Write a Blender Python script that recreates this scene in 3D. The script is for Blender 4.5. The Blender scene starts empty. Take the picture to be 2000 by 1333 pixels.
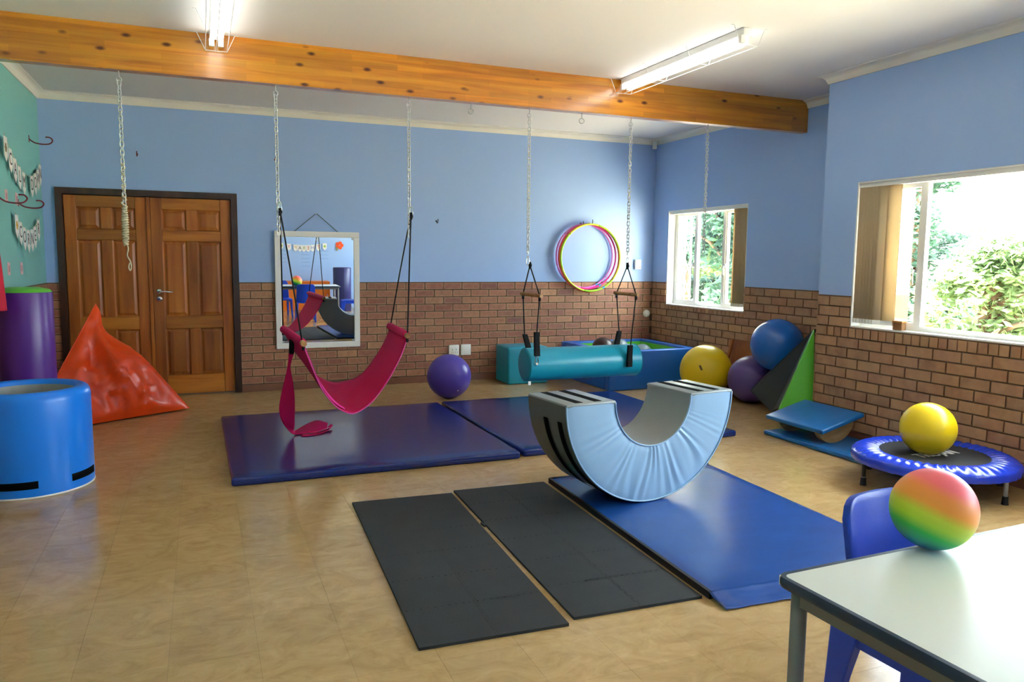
import bpy, bmesh, math, random
from mathutils import Vector, Matrix, noise
random.seed(7)
PI = math.pi
scene = bpy.context.scene
C = scene.collection

# ------------------------------------------------------------------ camera, world, sun, exposure
cam_d = bpy.data.cameras.new('camera')
cam_d.sensor_fit = 'HORIZONTAL'; cam_d.sensor_width = 36.0
cam_d.lens = 1487.93 / 2000 * 36.0
cam_d.clip_start = 0.02; cam_d.clip_end = 300
cam = bpy.data.objects.new('camera', cam_d); C.objects.link(cam)
_fw = Vector((0.37572901, 0.920565, -0.10671359)); _r = Vector((0.9262043, -0.37689462, 0.00980026)); _u = _r.cross(_fw)
_m = Matrix((_r, _u, -_fw)).transposed().to_4x4(); _m.translation = (0, 0, 1.45)
cam.matrix_world = _m
scene.camera = cam

world = bpy.data.worlds.new('world'); scene.world = world
world.use_nodes = True
_bg = world.node_tree.nodes['Background']
_bg.inputs['Color'].default_value = (0.83, 0.93, 1.0, 1)
_bg.inputs['Strength'].default_value = 9.0

sun_d = bpy.data.lights.new('sun', 'SUN'); sun_d.energy = 34.0; sun_d.angle = math.radians(1.0)
sun_d.color = (1.0, 0.93, 0.80)
sun = bpy.data.objects.new('sun', sun_d); C.objects.link(sun)
sun.location = (-5, 0, 12)
sun.rotation_euler = Vector((0.36, 0.10, -0.92)).to_track_quat('-Z', 'Y').to_euler()

scene.view_settings.view_transform = 'Standard'
scene.view_settings.look = 'None'
scene.view_settings.exposure = 1.2
scene.view_settings.gamma = 1.0
scene.view_settings.use_curve_mapping = False

TUBE = 4.2

# ------------------------------------------------------------------ room dimensions
XL, XR, XR2, YB, YF, YC = -1.392, 4.91, 5.491, 8.595, -1.5, 5.07
HC, HB = 3.0, 1.178

# ------------------------------------------------------------------ helpers
def srgb(h):
    h = h.lstrip('#')
    o = []
    for i in (0, 2, 4):
        c = int(h[i:i+2], 16) / 255
        o.append(c / 12.92 if c <= 0.04045 else ((c + 0.055) / 1.055) ** 2.4)
    return tuple(o) + (1,)

def newmat(name):
    m = bpy.data.materials.new(name); m.use_nodes = True
    nt = m.node_tree
    return m, nt, nt.nodes['Principled BSDF']

def nd(nt, t, **kw):
    n = nt.nodes.new(t)
    for k, v in kw.items():
        if k in n.inputs: n.inputs[k].default_value = v
        else: setattr(n, k, v)
    return n

def mixc(nt, fac, a, b, blend='MIX'):
    n = nt.nodes.new('ShaderNodeMix'); n.data_type = 'RGBA'; n.blend_type = blend
    for s, v in ((n.inputs[0], fac), (n.inputs[6], a), (n.inputs[7], b)):
        if hasattr(v, 'is_output'): nt.links.new(v, s)
        else: s.default_value = v
    return n.outputs[2]

def pr(name, col, rough=0.5, spec=0.5, var=0.0, vscale=6.0, bump=0.0, bscale=60.0, coat=0.0, metal=0.0, sheen=0.0, stretch=(1, 1, 1), coat_rough=0.1):
    m, nt, b = newmat(name)
    c = srgb(col) if isinstance(col, str) else col
    b.inputs['Base Color'].default_value = c
    b.inputs['Roughness'].default_value = rough
    b.inputs['Specular IOR Level'].default_value = spec
    b.inputs['Metallic'].default_value = metal
    b.inputs['Coat Weight'].default_value = coat
    b.inputs['Coat Roughness'].default_value = coat_rough
    b.inputs['Sheen Weight'].default_value = sheen
    tc = nt.nodes.new('ShaderNodeTexCoord')
    mp = nt.nodes.new('ShaderNodeMapping'); mp.inputs['Scale'].default_value = stretch
    nt.links.new(tc.outputs['Object'], mp.inputs['Vector'])
    if var:
        n = nd(nt, 'ShaderNodeTexNoise', Scale=vscale, Detail=4.0)
        nt.links.new(mp.outputs[0], n.inputs['Vector'])
        d = tuple(max(0, x * (1 - var)) for x in c[:3]) + (1,)
        l = tuple(min(1, x * (1 + var)) for x in c[:3]) + (1,)
        nt.links.new(mixc(nt, n.outputs[0], d, l), b.inputs['Base Color'])
    if bump:
        n2 = nd(nt, 'ShaderNodeTexNoise', Scale=bscale, Detail=3.0)
        nt.links.new(mp.outputs[0], n2.inputs['Vector'])
        bp = nd(nt, 'ShaderNodeBump', Strength=bump, Distance=0.01)
        nt.links.new(n2.outputs[0], bp.inputs['Height'])
        nt.links.new(bp.outputs[0], b.inputs['Normal'])
    return m

def emis(name, col, s):
    m, nt, b = newmat(name)
    b.inputs['Base Color'].default_value = (0.8, 0.8, 0.8, 1)
    b.inputs['Emission Color'].default_value = col
    b.inputs['Emission Strength'].default_value = s
    return m

def tag(o, label=None, cat=None, group=None, kind=None):
    if label: o['label'] = label
    if cat: o['category'] = cat
    if group: o['group'] = group
    if kind: o['kind'] = kind
    return o

def obj(name, me, mat=None, parent=None):
    o = bpy.data.objects.new(name, me); C.objects.link(o)
    if mat is not None and len(me.materials) == 0:
        for mm in (mat if isinstance(mat, (list, tuple)) else [mat]): me.materials.append(mm)
    if parent: o.parent = parent
    return o

def thing(name, loc=(0, 0, 0), rz=0.0, label=None, cat=None, group=None, kind=None):
    o = bpy.data.objects.new(name, None); C.objects.link(o)
    o.location = loc; o.rotation_euler = (0, 0, rz); o.empty_display_size = 0.1
    return tag(o, label, cat, group, kind)

def copy_tree(o, parent=None):
    c = o.copy(); C.objects.link(c); c.parent = parent
    for ch in list(o.children): copy_tree(ch, c)
    return c

class MB:
    def __init__(self): self.v = []; self.f = []; self.m = []; self.mi = 0
    def add(self, vs, fs):
        n = len(self.v); self.v += [tuple(x) for x in vs]
        self.f += [tuple(n + i for i in f) for f in fs]; self.m += [self.mi] * len(fs)
        return self
    def box(self, x0, x1, y0, y1, z0, z1, M=None):
        vs = [Vector(p) for p in ((x0,y0,z0),(x1,y0,z0),(x1,y1,z0),(x0,y1,z0),(x0,y0,z1),(x1,y0,z1),(x1,y1,z1),(x0,y1,z1))]
        if M: vs = [M @ p for p in vs]
        return self.add(vs, [(0,3,2,1),(4,5,6,7),(0,1,5,4),(1,2,6,5),(2,3,7,6),(3,0,4,7)])
    def tube(self, path, r, seg=8, closed=False, caps=True):
        P = [Vector(p) for p in path]; n = len(P)
        rr = r if isinstance(r, (list, tuple)) else [r] * n
        rings = []; prev = None
        for i in range(n):
            if closed: t = P[(i+1) % n] - P[i-1]
            else: t = P[min(i+1, n-1)] - P[max(i-1, 0)]
            t.normalize()
            if prev is None:
                a = t.orthogonal().normalized()
            else:
                a = prev - t * prev.dot(t)
                a = a.normalized() if a.length > 1e-6 else t.orthogonal().normalized()
            prev = a; b = t.cross(a)
            rings.append([P[i] + (a * math.cos(2*PI*k/seg) + b * math.sin(2*PI*k/seg)) * rr[i] for k in range(seg)])
        vs = [p for q in rings for p in q]; fs = []
        for i in range(n if closed else n - 1):
            j = (i + 1) % n
            for k in range(seg):
                fs.append((i*seg+k, i*seg+(k+1) % seg, j*seg+(k+1) % seg, j*seg+k))
        if caps and not closed:
            fs.append(tuple(range(seg))[::-1]); fs.append(tuple((n-1)*seg+k for k in range(seg)))
        return self.add(vs, fs)
    def lathe(self, prof, seg=48, c=(0, 0, 0), closed=False):
        vs = []; fs = []; n = len(prof)
        for k in range(seg):
            a = 2*PI*k/seg
            for (r, z) in prof: vs.append((c[0]+r*math.cos(a), c[1]+r*math.sin(a), c[2]+z))
        for k in range(seg):
            k2 = (k+1) % seg
            for i in range(n if closed else n-1):
                j = (i+1) % n
                fs.append((k*n+i, k2*n+i, k2*n+j, k*n+j))
        return self.add(vs, fs)
    def grid(self, fn, nu, nv):
        vs = [fn(i/nu, j/nv) for i in range(nu+1) for j in range(nv+1)]
        fs = [(i*(nv+1)+j, (i+1)*(nv+1)+j, (i+1)*(nv+1)+j+1, i*(nv+1)+j+1) for i in range(nu) for j in range(nv)]
        return self.add(vs, fs)
    def prism(self, poly, d):   # poly: list of 3D points, d: extrusion vector
        P = [Vector(p) for p in poly]; d = Vector(d); n = len(P)
        fs = [tuple(range(n))[::-1], tuple(range(n, 2*n))] + [(i, (i+1) % n, n+(i+1) % n, n+i) for i in range(n)]
        return self.add(P + [p + d for p in P], fs)
    def mesh(self, name, smooth=False):
        me = bpy.data.meshes.new(name); me.from_pydata(self.v, [], self.f)
        if any(self.m): me.polygons.foreach_set('material_index', self.m)
        bm = bmesh.new(); bm.from_mesh(me)
        bmesh.ops.remove_doubles(bm, verts=bm.verts, dist=1e-6)
        bmesh.ops.recalc_face_normals(bm, faces=bm.faces)
        bm.to_mesh(me); bm.free()
        if smooth: me.polygons.foreach_set('use_smooth', [True] * len(me.polygons))
        return me
    def build(self, name, mat, parent=None, smooth=False):
        return obj(name, self.mesh(name, smooth), mat, parent)

def smooth_angle(me, deg=40):
    me.polygons.foreach_set('use_smooth', [True] * len(me.polygons))
    try: me.set_sharp_from_angle(angle=math.radians(deg))
    except Exception: pass

def rbox_mesh(name, dx, dy, dz, r, seg=3, base=True, wob=0.0, cuts=0):
    """rounded box, origin at the middle of its underside"""
    bm = bmesh.new(); bmesh.ops.create_cube(bm, size=1)
    for v in bm.verts: v.co = Vector((v.co.x*dx, v.co.y*dy, v.co.z*dz + (dz/2 if base else 0)))
    bmesh.ops.bevel(bm, geom=bm.edges[:], offset=r, segments=seg, profile=0.5, affect='EDGES')
    if cuts:
        es = [e for e in bm.edges if e.calc_length() > min(dx, dy) * 0.5]
        bmesh.ops.subdivide_edges(bm, edges=es, cuts=cuts, use_grid_fill=True)
    if wob:
        for v in bm.verts:
            n = noise.noise(v.co * 4.0) * wob
            if v.co.z > dz * 0.6: v.co.z += n
            v.co.x += noise.noise(v.co * 5.0 + Vector((9, 0, 0))) * wob; v.co.y += noise.noise(v.co * 5.0 + Vector((0, 9, 0))) * wob
    me = bpy.data.meshes.new(name); bm.to_mesh(me); bm.free()
    smooth_angle(me, 35)
    return me

def sphere_mesh(name, r, seg=48, rings=28):
    bm = bmesh.new(); bmesh.ops.create_uvsphere(bm, u_segments=seg, v_segments=rings, radius=r)
    me = bpy.data.meshes.new(name); bm.to_mesh(me); bm.free()
    me.polygons.foreach_set('use_smooth', [True] * len(me.polygons))
    return me

def text_mesh(txt, size, depth=0.0, name='lettering', bold=0.0):
    cu = bpy.data.curves.new(name, 'FONT'); cu.body = txt; cu.size = size; cu.extrude = depth; cu.offset = bold
    cu.align_x = 'CENTER'; cu.align_y = 'CENTER'
    o = bpy.data.objects.new(name, cu); C.objects.link(o)
    dg = bpy.context.evaluated_depsgraph_get()
    me = bpy.data.meshes.new_from_object(o.evaluated_get(dg)); me.name = name
    bpy.data.objects.remove(o); bpy.data.curves.remove(cu)
    return me

def catmull(pts, n=6):
    P = [Vector(p) for p in pts]; out = []
    for i in range(len(P)-1):
        p0 = P[max(i-1, 0)]; p1 = P[i]; p2 = P[i+1]; p3 = P[min(i+2, len(P)-1)]
        for k in range(n):
            t = k / n
            out.append(0.5*((2*p1) + (p2-p0)*t + (2*p0-5*p1+4*p2-p3)*t*t + (3*p1-p0-3*p2+p3)*t**3))
    out.append(P[-1]); return out

# ------------------------------------------------------------------ materials
def paint(name, col):
    return pr(name, col, rough=0.42, spec=0.35, var=0.03, vscale=1.2, bump=0.06, bscale=180)
M = {}
M['blue_paint'] = paint('blue wall paint', '#A2C2F5')
M['teal_paint'] = paint('teal wall paint', '#82C8C6')
M['ceil'] = pr('ceiling paint', '#EDE9E6', rough=0.8, spec=0.2, var=0.01, vscale=1.0)
M['cornice'] = pr('cornice paint', '#EFEBE2', rough=0.55, spec=0.3, var=0.03)
M['mortar'] = pr('mortar', '#6F5A48', rough=0.95, spec=0.1, var=0.25, vscale=18, bump=0.3, bscale=120)
M['white'] = pr('white gloss paint', '#F2F1EE', rough=0.35, spec=0.5, var=0.02)
M['white_plastic'] = pr('white plastic', '#F0F0EC', rough=0.35)
M['black'] = pr('black webbing', '#101012', rough=0.75, spec=0.3, bump=0.2, bscale=300)
M['velcro'] = pr('black velcro', '#0E0E10', rough=0.95, spec=0.1, bump=0.3, bscale=400)
M['rope'] = pr('black rope', '#15161C', rough=0.7, spec=0.3, bump=0.4, bscale=500)
M['galv'] = pr('galvanised steel', '#C9CDCF', rough=0.32, metal=0.85, var=0.15, vscale=60)
M['chrome'] = pr('chrome steel', '#D8D8D8', rough=0.18, metal=1.0)
M['string'] = pr('cream cotton rope', '#D9CFB0', rough=0.95, spec=0.1, var=0.15, vscale=90, bump=0.5, bscale=400)
M['dark_string'] = pr('picture cord', '#4D5056', rough=0.9)
M['navy'] = pr('dark blue mat vinyl', '#0F276A', rough=0.22, spec=0.5, var=0.12, vscale=3, bump=0.05, bscale=9, stretch=(1, 3, 1))
M['navy2'] = pr('royal blue mat vinyl', '#1B4690', rough=0.25, spec=0.5, var=0.12, vscale=3, bump=0.16, bscale=6, stretch=(1, 3, 1))
M['matblack'] = pr('black mat base', '#0B0D14', rough=0.6)
M['foam'] = pr('black foam tile', '#303336', rough=0.72, spec=0.3, var=0.18, vscale=7, bump=0.25, bscale=300)
M['drum_blue'] = pr('bright blue vinyl', '#1480F2', rough=0.3, spec=0.5, var=0.05, vscale=5, bump=0.05, bscale=25)
M['silver'] = pr('silver grey vinyl', '#A2A6A6', rough=0.34, spec=0.6, var=0.1, vscale=9, bump=0.25, bscale=18)
M['purple_roll'] = pr('purple vinyl', '#59278A', rough=0.32, var=0.06, bump=0.05, bscale=30)
M['lime'] = pr('lime green vinyl', '#66C93A', rough=0.4, var=0.04)
M['orange'] = pr('orange vinyl', '#F2480E', rough=0.3, spec=0.55, var=0.08, vscale=5, bump=0.12, bscale=14)
M['pink'] = pr('magenta canvas', '#C8125A', rough=0.7, spec=0.2, var=0.08, vscale=12, bump=0.25, bscale=250)
M['red_cloth'] = pr('red cloth', '#C8243C', rough=0.7, spec=0.3, var=0.1, bump=0.2, bscale=120)
M['teal'] = pr('teal vinyl', '#1597B4', rough=0.34, spec=0.5, var=0.05, bump=0.05, bscale=30)
M['pit_blue'] = pr('ball pit blue vinyl', '#1B63BE', rough=0.33, var=0.06, bump=0.1, bscale=12)
M['rocker_face'] = pr('pale blue grey vinyl', '#93B6D6', rough=0.36, spec=0.5, var=0.05, bump=0.04, bscale=20)
M['rocker_grey'] = pr('steel grey vinyl', '#8B9396', rough=0.32, spec=0.55, var=0.08, bump=0.12, bscale=14)
M['rocker_dark'] = pr('charcoal grey vinyl', '#5A5F5F', rough=0.38, spec=0.5, var=0.08, bump=0.08, bscale=18)
M['wedge_dark'] = pr('charcoal vinyl', '#3B4246', rough=0.45, var=0.08)
M['board_blue'] = pr('mid blue vinyl', '#1569B4', rough=0.35, var=0.05, bump=0.06, bscale=18)
M['tramp_blue'] = pr('glossy blue pvc', '#1C3FD0', rough=0.2, spec=0.6, var=0.08, vscale=10, bump=0.25, bscale=22)
M['tramp_bed'] = pr('black woven trampoline bed', '#1E2024', rough=0.7, bump=0.3, bscale=500)
M['leg_grey'] = pr('zinc plated leg', '#A9ABAC', rough=0.35, metal=0.35)
M['letter_white'] = pr('white print', '#D9D9D9', rough=0.6)
M['rubber'] = pr('black rubber', '#111113', rough=0.65)
M['ball_purple'] = pr('purple ball rubber', '#5B48B4', rough=0.33, spec=0.5, var=0.05)
M['ball_purple_b'] = pr('dusky purple ball rubber', '#5E4788', rough=0.36, spec=0.5, var=0.05)
M['ball_yellow'] = pr('yellow ball rubber', '#F0CE14', rough=0.3, spec=0.5, var=0.03)
M['ball_blue'] = pr('blue ball rubber', '#1468C4', rough=0.22, spec=0.5, var=0.04, coat=0.3)
M['ball_brown'] = pr('dark brown ball rubber', '#3A2622', rough=0.35)
M['ball_grey'] = pr('grey ball rubber', '#6D7B84', rough=0.4)
M['plastic_blue'] = pr('blue moulded plastic', '#1B46C8', rough=0.32, spec=0.5, bump=0.08, bscale=260)
M['laminate'] = pr('white table laminate', '#DDE3DF', rough=0.30, spec=0.5, var=0.01)
M['table_edge'] = pr('navy pvc edging', '#16324E', rough=0.4)
M['table_steel'] = pr('grey painted tube', '#7C7A78', rough=0.4, metal=0.2)
M['cream_blind'] = pr('beige blind fabric', '#D8C6A4', rough=0.85, spec=0.1, var=0.05, vscale=10, stretch=(6, 6, 0.3))
_nt = M['cream_blind'].node_tree; _tr = _nt.nodes.new('ShaderNodeBsdfTranslucent'); _tr.inputs['Color'].default_value = srgb('#D8C6A4')
_mx = _nt.nodes.new('ShaderNodeMixShader'); _mx.inputs[0].default_value = 0.38
_nt.links.new(_nt.nodes['Principled BSDF'].outputs[0], _mx.inputs[1]); _nt.links.new(_tr.outputs[0], _mx.inputs[2]); _nt.links.new(_mx.outputs[0], [n for n in _nt.nodes if n.type == 'OUTPUT_MATERIAL'][0].inputs[0])
M['red_steel'] = pr('dark red painted hook', '#7C1F36', rough=0.4)
M['paper'] = pr('white card', '#EFEDEC', rough=0.85, spec=0.1)
M['pink_paper'] = pr('pale pink card', '#E3B9BE', rough=0.85, spec=0.1)
M['orange_cab'] = pr('orange cabinet laminate', '#EF7A12', rough=0.45, var=0.05)
M['navy_roll'] = pr('navy purple vinyl', '#31306E', rough=0.4, var=0.08)
M['dark_ink'] = pr('dark ink', '#2C2F4A', rough=0.8)
M['marker_ink'] = pr('marker ink', '#3F6FA6', rough=0.8)
M['out_white'] = pr('white exterior plaster', '#F3F1EC', rough=0.8, var=0.03)
M['ground'] = pr('sunlit pale paving', '#EEDCC0', rough=0.9, spec=0.1, var=0.1, vscale=3)
M['bark'] = pr('tree bark', '#5D4A38', rough=0.9, var=0.2)
M['concrete'] = pr('roof concrete', '#9A968E', rough=0.9)
M['brown_box'] = pr('brown card box', '#8A6038', rough=0.7, var=0.06)

def wood(name, c1, c2, c3, scale=(1.2, 14, 14), rough=0.3, coat=0.3, knots=False):
    m, nt, b = newmat(name)
    tc = nt.nodes.new('ShaderNodeTexCoord'); mp = nt.nodes.new('ShaderNodeMapping')
    oi = nt.nodes.new('ShaderNodeObjectInfo')
    nt.links.new(tc.outputs['Object'], mp.inputs[0]); mp.inputs['Scale'].default_value = scale
    vm = nd(nt, 'ShaderNodeVectorMath', operation='MULTIPLY_ADD')
    nt.links.new(oi.outputs['Random'], vm.inputs[0]); vm.inputs[1].default_value = (17, 31, 23); nt.links.new(mp.outputs[0], vm.inputs[2])
    n = nd(nt, 'ShaderNodeTexNoise', Scale=1.6, Detail=6.0, Distortion=0.6); nt.links.new(vm.outputs[0], n.inputs['Vector'])
    cr = nt.nodes.new('ShaderNodeValToRGB'); e = cr.color_ramp.elements
    e[0].position = 0.30; e[0].color = srgb(c1); e[1].position = 0.72; e[1].color = srgb(c3)
    x = e.new(0.5); x.color = srgb(c2)
    nt.links.new(n.outputs[0], cr.inputs[0]); col = cr.outputs[0]
    # board to board tone
    hv = nd(nt, 'ShaderNodeHueSaturation'); mr = nd(nt, 'ShaderNodeMapRange'); mr.inputs[3].default_value = 0.72; mr.inputs[4].default_value = 1.2
    nt.links.new(oi.outputs['Random'], mr.inputs[0]); nt.links.new(mr.outputs[0], hv.inputs['Value']); nt.links.new(col, hv.inputs['Color'])
    col = hv.outputs[0]
    if knots:
        # glue-laminated staves: rows of short blocks, each with its own tone, and scattered knots
        sx = nt.nodes.new('ShaderNodeMapping'); sx.inputs['Rotation'].default_value = (PI/2, 0, 0)
        nt.links.new(tc.outputs['Object'], sx.inputs[0])
        br = nt.nodes.new('ShaderNodeTexBrick'); br.offset = 0.37; br.squash = 1.0
        br.inputs['Scale'].default_value = 1.0; br.inputs['Mortar Size'].default_value = 0.0006
        br.inputs['Brick Width'].default_value = 0.55; br.inputs['Row Height'].default_value = 0.043
        br.inputs['Color1'].default_value = (0.8, 0.8, 0.8, 1); br.inputs['Color2'].default_value = (1.12, 1.1, 1.05, 1); br.inputs['Mortar'].default_value = (0.7, 0.62, 0.5, 1)
        nt.links.new(sx.outputs[0], br.inputs['Vector'])
        col = mixc(nt, 1.0, col, br.outputs['Color'], 'MULTIPLY')
        mk = nt.nodes.new('ShaderNodeMapping'); mk.inputs['Scale'].default_value = (1.0, 1.0, 2.2); nt.links.new(tc.outputs['Object'], mk.inputs[0])
        vo = nd(nt, 'ShaderNodeTexVoronoi', Scale=4.2); nt.links.new(mk.outputs[0], vo.inputs['Vector'])
        kr = nt.nodes.new('ShaderNodeValToRGB'); kr.color_ramp.elements[0].position = 0.07; kr.color_ramp.elements[0].color = (0.16, 0.07, 0.03, 1)
        kr.color_ramp.elements[1].position = 0.17; kr.color_ramp.elements[1].color = (1, 1, 1, 1)
        nt.links.new(vo.outputs['Distance'], kr.inputs[0])
        col = mixc(nt, 1.0, col, kr.outputs[0], 'MULTIPLY')
    nt.links.new(col, b.inputs['Base Color'])
    b.inputs['Roughness'].default_value = rough; b.inputs['Coat Weight'].default_value = coat; b.inputs['Coat Roughness'].default_value = 0.16
    return m
M['beam'] = wood('varnished pine beam', '#CE7A14', '#EC9A20', '#F6AE30', scale=(0.8, 10, 14), rough=0.3, coat=0.7, knots=True)
M['door_v'] = wood('door timber upright grain', '#8E4A14', '#A85E1C', '#BA7226', scale=(8, 8, 0.8), rough=0.42, coat=0.08)
M['door_h'] = wood('door timber cross grain', '#92500F', '#B06A1C', '#C07C2A', scale=(0.8, 8, 8), rough=0.42, coat=0.08)
M['frame_wood'] = wood('dark stained frame timber', '#2E1B12', '#3C2417', '#4A2D1C', scale=(8, 8, 1.2), rough=0.35, coat=0.3)
M['dowel'] = wood('light wooden dowel', '#8D6236', '#A97A48', '#BF935E', scale=(2, 8, 8), rough=0.5, coat=0.0)
M['ply'] = wood('birch plywood', '#B08D58', '#C4A26C', '#D4B684', scale=(3, 3, 14), rough=0.5, coat=0.0)
M['brown_board'] = wood('brown hardboard', '#8A4F28', '#9C5D30', '#AA6A3A', scale=(3, 3, 3), rough=0.5, coat=0.0)

def brick_mat(name, cols, rim):
    m, nt, b = newmat(name)
    oi = nt.nodes.new('ShaderNodeObjectInfo'); tc = nt.nodes.new('ShaderNodeTexCoord')
    cr = nt.nodes.new('ShaderNodeValToRGB'); e = cr.color_ramp.elements
    e[0].position = 0.0; e[0].color = srgb(cols[0]); e[1].position = 1.0; e[1].color = srgb(cols[-1])
    for i, c in enumerate(cols[1:-1]): x = e.new((i+1)/(len(cols)-1)); x.color = srgb(c)
    nt.links.new(oi.outputs['Random'], cr.inputs[0])
    geo = nt.nodes.new('ShaderNodeNewGeometry')
    n = nd(nt, 'ShaderNodeTexNoise', Scale=26.0, Detail=5.0, Roughness=0.65); nt.links.new(geo.outputs['Position'], n.inputs['Vector'])
    col = mixc(nt, n.outputs[0], (0.55, 0.55, 0.55, 1), (1.4, 1.4, 1.4, 1))
    col = mixc(nt, 1.0, cr.outputs[0], col, 'MULTIPLY')
    # worn, paler arrises: distance from the brick's own edge
    vm = nd(nt, 'ShaderNodeVectorMath', operation='SUBTRACT'); nt.links.new(tc.outputs['Generated'], vm.inputs[0]); vm.inputs[1].default_value = (0.5, 0.5, 0.5)
    va = nd(nt, 'ShaderNodeVectorMath', operation='ABSOLUTE'); nt.links.new(vm.outputs[0], va.inputs[0])
    sp = nt.nodes.new('ShaderNodeSeparateXYZ'); nt.links.new(va.outputs[0], sp.inputs[0])
    a1 = nd(nt, 'ShaderNodeMapRange'); a1.inputs[1].default_value = 0.42; a1.inputs[2].default_value = 0.5; nt.links.new(sp.outputs[0], a1.inputs[0])
    a2 = nd(nt, 'ShaderNodeMapRange'); a2.inputs[1].default_value = 0.30; a2.inputs[2].default_value = 0.5; nt.links.new(sp.outputs[2], a2.inputs[0])
    mx = nd(nt, 'ShaderNodeMath', operation='MAXIMUM'); nt.links.new(a1.outputs[0], mx.inputs[0]); nt.links.new(a2.outputs[0], mx.inputs[1])
    n3 = nd(nt, 'ShaderNodeTexNoise', Scale=11.0, Detail=2.0); nt.links.new(geo.outputs['Position'], n3.inputs['Vector'])
    mm = nd(nt, 'ShaderNodeMath', operation='MULTIPLY'); nt.links.new(mx.outputs[0], mm.inputs[0]); nt.links.new(n3.outputs[0], mm.inputs[1])
    col = mixc(nt, mm.outputs[0], col, srgb(rim))
    nt.links.new(col, b.inputs['Base Color']); b.inputs['Roughness'].default_value = 0.62; b.inputs['Specular IOR Level'].default_value = 0.35
    bp = nd(nt, 'ShaderNodeBump', Strength=0.35, Distance=0.004); nt.links.new(n.outputs[0], bp.inputs['Height']); nt.links.new(bp.outputs[0], b.inputs['Normal'])
    return m
M['brick'] = brick_mat('red brown face brick', ['#96604E', '#A36C58', '#AE785F', '#9A6452', '#B98A68', '#A5705A', '#8F6054', '#B07A5E'], '#C6A07C')
M['brick_r'] = brick_mat('tan and brown face brick', ['#8C5A48', '#B08560', '#A27052', '#724840', '#BA9068', '#885046', '#A87656', '#7E4E46', '#A67860', '#9A604C'], '#C09A74')

def floor_mat():
    m, nt, b = newmat('polished beige vinyl tile')
    geo = nt.nodes.new('ShaderNodeNewGeometry'); oi = nt.nodes.new('ShaderNodeObjectInfo')
    mp = nt.nodes.new('ShaderNodeMapping'); mp.inputs['Rotation'].default_value = (0, 0, 0.5); mp.inputs['Scale'].default_value = (1.0, 1.5, 1)
    nt.links.new(geo.outputs['Position'], mp.inputs[0])
    n1 = nd(nt, 'ShaderNodeTexNoise', Scale=5.0, Detail=9.0, Roughness=0.72, Distortion=1.6); nt.links.new(mp.outputs[0], n1.inputs['Vector'])
    cr = nt.nodes.new('ShaderNodeValToRGB'); e = cr.color_ramp.elements
    e[0].position = 0.28; e[0].color = srgb('#A68558'); e[1].position = 0.74; e[1].color = srgb('#C6A87C')
    x = e.new(0.5); x.color = srgb('#B8986A')
    nt.links.new(n1.outputs[0], cr.inputs[0])
    n2 = nd(nt, 'ShaderNodeTexNoise', Scale=1.1, Detail=2.0); nt.links.new(geo.outputs['Position'], n2.inputs['Vector'])
    tone = mixc(nt, n2.outputs[0], (0.88, 0.88, 0.86, 1), (1.1, 1.1, 1.1, 1))
    col = mixc(nt, 1.0, cr.outputs[0], tone, 'MULTIPLY')
    hv = nd(nt, 'ShaderNodeHueSaturation'); mr = nd(nt, 'ShaderNodeMapRange'); mr.inputs[3].default_value = 0.95; mr.inputs[4].default_value = 1.05
    nt.links.new(oi.outputs['Random'], mr.inputs[0]); nt.links.new(mr.outputs[0], hv.inputs['Value']); nt.links.new(col, hv.inputs['Color'])
    nt.links.new(hv.outputs[0], b.inputs['Base Color'])
    n3 = nd(nt, 'ShaderNodeTexNoise', Scale=2.2, Detail=3.0); nt.links.new(geo.outputs['Position'], n3.inputs['Vector'])
    r2 = nd(nt, 'ShaderNodeMapRange'); r2.inputs[3].default_value = 0.11; r2.inputs[4].default_value = 0.22; nt.links.new(n3.outputs[0], r2.inputs[0]); nt.links.new(r2.outputs[0], b.inputs['Roughness'])
    b.inputs['Specular IOR Level'].default_value = 0.5
    bp = nd(nt, 'ShaderNodeBump', Strength=0.02, Distance=0.002); nt.links.new(n1.outputs[0], bp.inputs['Height']); nt.links.new(bp.outputs[0], b.inputs['Normal'])
    return m
M['floor'] = floor_mat()
M['grout'] = pr('dark tile joint', '#7A6244', rough=0.8)

def glass_mat():
    m, nt, b = newmat('window glass'); nt.nodes.remove(b)
    out = [n for n in nt.nodes if n.type == 'OUTPUT_MATERIAL'][0]
    t = nt.nodes.new('ShaderNodeBsdfTransparent'); g = nt.nodes.new('ShaderNodeBsdfGlossy'); g.inputs['Roughness'].default_value = 0.01
    t.inputs['Color'].default_value = (0.96, 0.99, 0.98, 1)
    lw = nd(nt, 'ShaderNodeLayerWeight', Blend=0.5); mx = nt.nodes.new('ShaderNodeMixShader')
    pw = nd(nt, 'ShaderNodeMath', operation='POWER'); pw.inputs[1].default_value = 5.0; nt.links.new(lw.outputs['Facing'], pw.inputs[0])
    fr = nd(nt, 'ShaderNodeMath', operation='MULTIPLY_ADD'); nt.links.new(pw.outputs[0], fr.inputs[0]); fr.inputs[1].default_value = 0.95; fr.inputs[2].default_value = 0.04
    nt.links.new(fr.outputs[0], mx.inputs[0]); nt.links.new(t.outputs[0], mx.inputs[1]); nt.links.new(g.outputs[0], mx.inputs[2]); nt.links.new(mx.outputs[0], out.inputs[0])
    return m
M['glass'] = glass_mat()
M['mirror'] = pr('mirror silver', '#EEF2F2', rough=0.01, metal=1.0)

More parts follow.
